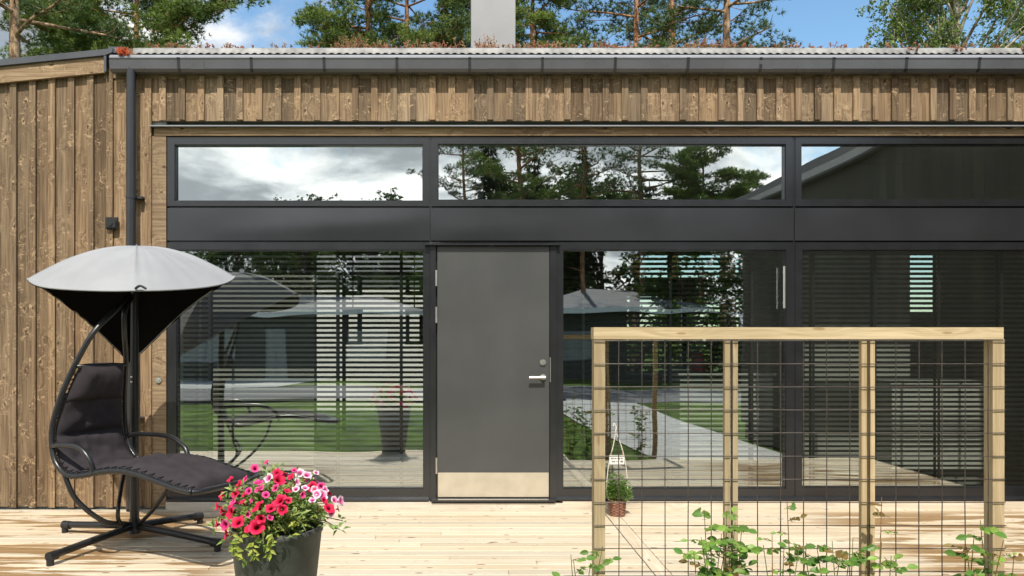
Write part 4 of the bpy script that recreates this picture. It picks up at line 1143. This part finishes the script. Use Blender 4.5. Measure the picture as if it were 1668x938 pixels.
sprc(SP2, 3.6, -31, 1, 1.2, 'dark spruce mirrored behind the pine trunks in the middle clerestory')
sprc(SP, 6.4, -34, 2, 1.1, 'tall spruce mirrored at the centre of the middle clerestory')
sprc(SP2, 9.8, -33, 4, 1.1, 'shorter spruce mirrored towards the wing edge')
sprc(SP, 12.5, -36, 3, 1.15, 'spruce beside the wing roof in the mirrored view')
sprc(SP, -6.0, -62, 5, 1.35, 'far spruce tip mirrored low in the left clerestory')
sprc(SP2, -8.6, -64, 5.5, 1.45, 'far spruce tip mirrored left of its taller twin')
def fpine(p, x, y, rot, sc, lab): place(p, used, x, y, GZ, rot, sc, lab, 'pine tree', 'pines on the road side')
fpine(PA, 2.4, -24, 1, .9, 'pine mirrored in the middle clerestory, nearest the door')
fpine(PB, 5.2, -26, 2, .82, 'bare-trunked pine mirrored at the middle of the clerestory')
fpine(PD, 8.0, -27, 3, .85, 'pale-trunked pine mirrored right of the middle of the clerestory')
fpine(PC, 10.6, -27, 4, .85, 'bushy pine mirrored beside the wing roof')
fpine(PB, 0.2, -33, 4.4, .9, 'pine mirrored at the left end of the middle clerestory')
for i, (x, y, sc, lab) in enumerate([(-13, -36, 1.1, 'leafy tree behind the far end of the long grey house'), (-9.5, -35, 1.2, 'leafy tree over the middle of the grey hip roof'), (-6.2, -36, 1.15, 'leafy tree over the right half of the grey hip roof'), (-3.0, -35, 1.25, 'leafy tree over the right end of the long house'), (0.0, -24, .95, 'leafy tree between the two houses across the road'), (11.5, -22, .95, 'leafy tree right of the smaller house'), (-17.5, -32, 1.3, 'leafy tree left of the long grey house'), (2.0, -37, 1.3, 'leafy tree behind the gap between the houses'), (6.5, -38, 1.3, 'leafy tree behind the smaller house'), (-11.2, -32, 1.25, 'dense leafy tree close behind the left half of the long house'), (-7.6, -31.5, 1.3, 'dense leafy tree close behind the middle of the long house'), (-4.4, -32, 1.3, 'dense leafy tree close behind the right half of the long house'), (-1.2, -30, 1.15, 'dense leafy tree at the right gable of the long house'), (9.8, -31, 1.1, 'dense leafy tree at the right gable of the smaller house'), (2.6, -33, 1.5, 'tall leafy tree mirrored low in the middle clerestory, towards the door'), (7.4, -33, 1.5, 'tall leafy tree mirrored low in the middle clerestory, towards the wing'), (5.0, -36, 1.6, 'tall leafy tree mirrored behind the bare pine trunk'), (9.2, -25.5, 1.1, 'leafy tree mirrored beside the far end of the side wing'), (10.6, -28.5, 1.3, 'leafy tree mirrored low behind the side wing roof'),
                                     (-10.2, -35.5, 1.12, 'leafy tree in the back row behind the grey ridge, far left'), (-8.4, -36.5, 1.15, 'leafy tree in the back row behind the grey ridge, left of its middle'), (-5.6, -35, 1.1, 'leafy tree in the back row behind the grey ridge, right of its middle'), (-3.6, -36.5, 1.15, 'leafy tree in the back row behind the grey ridge, towards its right end'), (-1.9, -35, 1.1, 'leafy tree in the back row beyond the right end of the grey ridge')]):
    bush(x, y, i*1.3, sc, lab)

# ------------------------------------------------------------------ light, sky, camera
EL, AZ = rad(53), rad(-1.5)
S = Vector((math.sin(AZ)*math.cos(EL), -math.cos(AZ)*math.cos(EL), math.sin(EL)))
sl = bpy.data.lights.new('sun', 'SUN'); sl.energy = 3.6; sl.angle = rad(.55); sl.color = (1.0, .945, .86)
so = bpy.data.objects.new('sun', sl); COL.objects.link(so); so.rotation_euler = S.to_track_quat('Z', 'Y').to_euler(); so.location = (3, -12, 20)
wd = bpy.data.worlds.new('World'); scene.world = wd; wd.use_nodes = True
t = NT.__new__(NT); t.t = wd.node_tree; t.t.nodes.clear()
out = t.n('ShaderNodeOutputWorld')
sky = t.n('ShaderNodeTexSky', sky_type='NISHITA', sun_disc=False, sun_elevation=EL, sun_rotation=math.pi-AZ, air_density=1.15, dust_density=.4, ozone_density=1.6)
dirv = t.n('ShaderNodeTexCoord').outputs['Generated']
sp = t.n('ShaderNodeSeparateXYZ', inp={0: dirv}); dx, dy, dz = sp.outputs
zz = t.math('ADD', t.math('MAXIMUM', dz, 0.0), .22)
pv = t.n('ShaderNodeCombineXYZ', inp={0: t.math('DIVIDE', dx, zz), 1: t.math('DIVIDE', dy, zz), 2: 2.3}).outputs[0]
nz = t.noise(pv, 1.35, 9, .58, .35)
bias = t.math('ADD', t.math('SUBTRACT', t.math('MULTIPLY', t.math('MAXIMUM', t.math('MULTIPLY', dy, -1), 0), .19), t.math('MULTIPLY', t.math('MAXIMUM', dy, 0), .10)), t.math('MULTIPLY', t.math('MULTIPLY', dx, t.math('MAXIMUM', dy, 0.15)), -.62))
cm = t.ramp(t.math('ADD', nz, bias), .47, .60)
n2 = t.noise(t.vmath('ADD', pv, (.25, -.2, 1.1)), 2.1, 7, .6, .2)
shade = t.ramp(n2, .36, .64)
front = t.math('MAXIMUM', t.math('MULTIPLY', dy, -1), 0)
bright = t.math('ADD', t.math('MULTIPLY', shade, .62), .34)
bright = t.math('MULTIPLY', bright, t.math('MULTIPLY_ADD', front, .58, .95))
b1 = t.n('ShaderNodeBackground', inp={0: t.mix(1.0, sky.outputs[0], (.82, 1.0, 1.04), 'MULTIPLY'), 1: .13})
ccol = t.mix(shade, (.86, .93, 1.0), (1.0, .99, .97))
b2 = t.n('ShaderNodeBackground', inp={0: ccol, 1: bright})
mx = t.n('ShaderNodeMixShader', inp={0: cm}); t.t.links.new(b1.outputs[0], mx.inputs[1]); t.t.links.new(b2.outputs[0], mx.inputs[2])
t.t.links.new(mx.outputs[0], out.inputs[0])

cam = bpy.data.cameras.new('camera'); co = bpy.data.objects.new('camera', cam); COL.objects.link(co)
co.location = (0, -6.2, 1.39); co.rotation_euler = (rad(90), 0, 0)
cam.sensor_width = 36; cam.lens = 1240/1668*36; cam.shift_x = 84/1668; cam.shift_y = 81/1668; cam.clip_end = 600; cam.clip_start = .05
scene.camera = co
scene.view_settings.view_transform = 'Standard'; scene.view_settings.look = 'None'; scene.view_settings.exposure = .50; scene.view_settings.gamma = 1
scene.render.engine = 'CYCLES'
scene.cycles.max_bounces = 8; scene.cycles.transparent_max_bounces = 12; scene.cycles.use_denoising = True
scene.cycles.caustics_reflective = False; scene.cycles.caustics_refractive = False
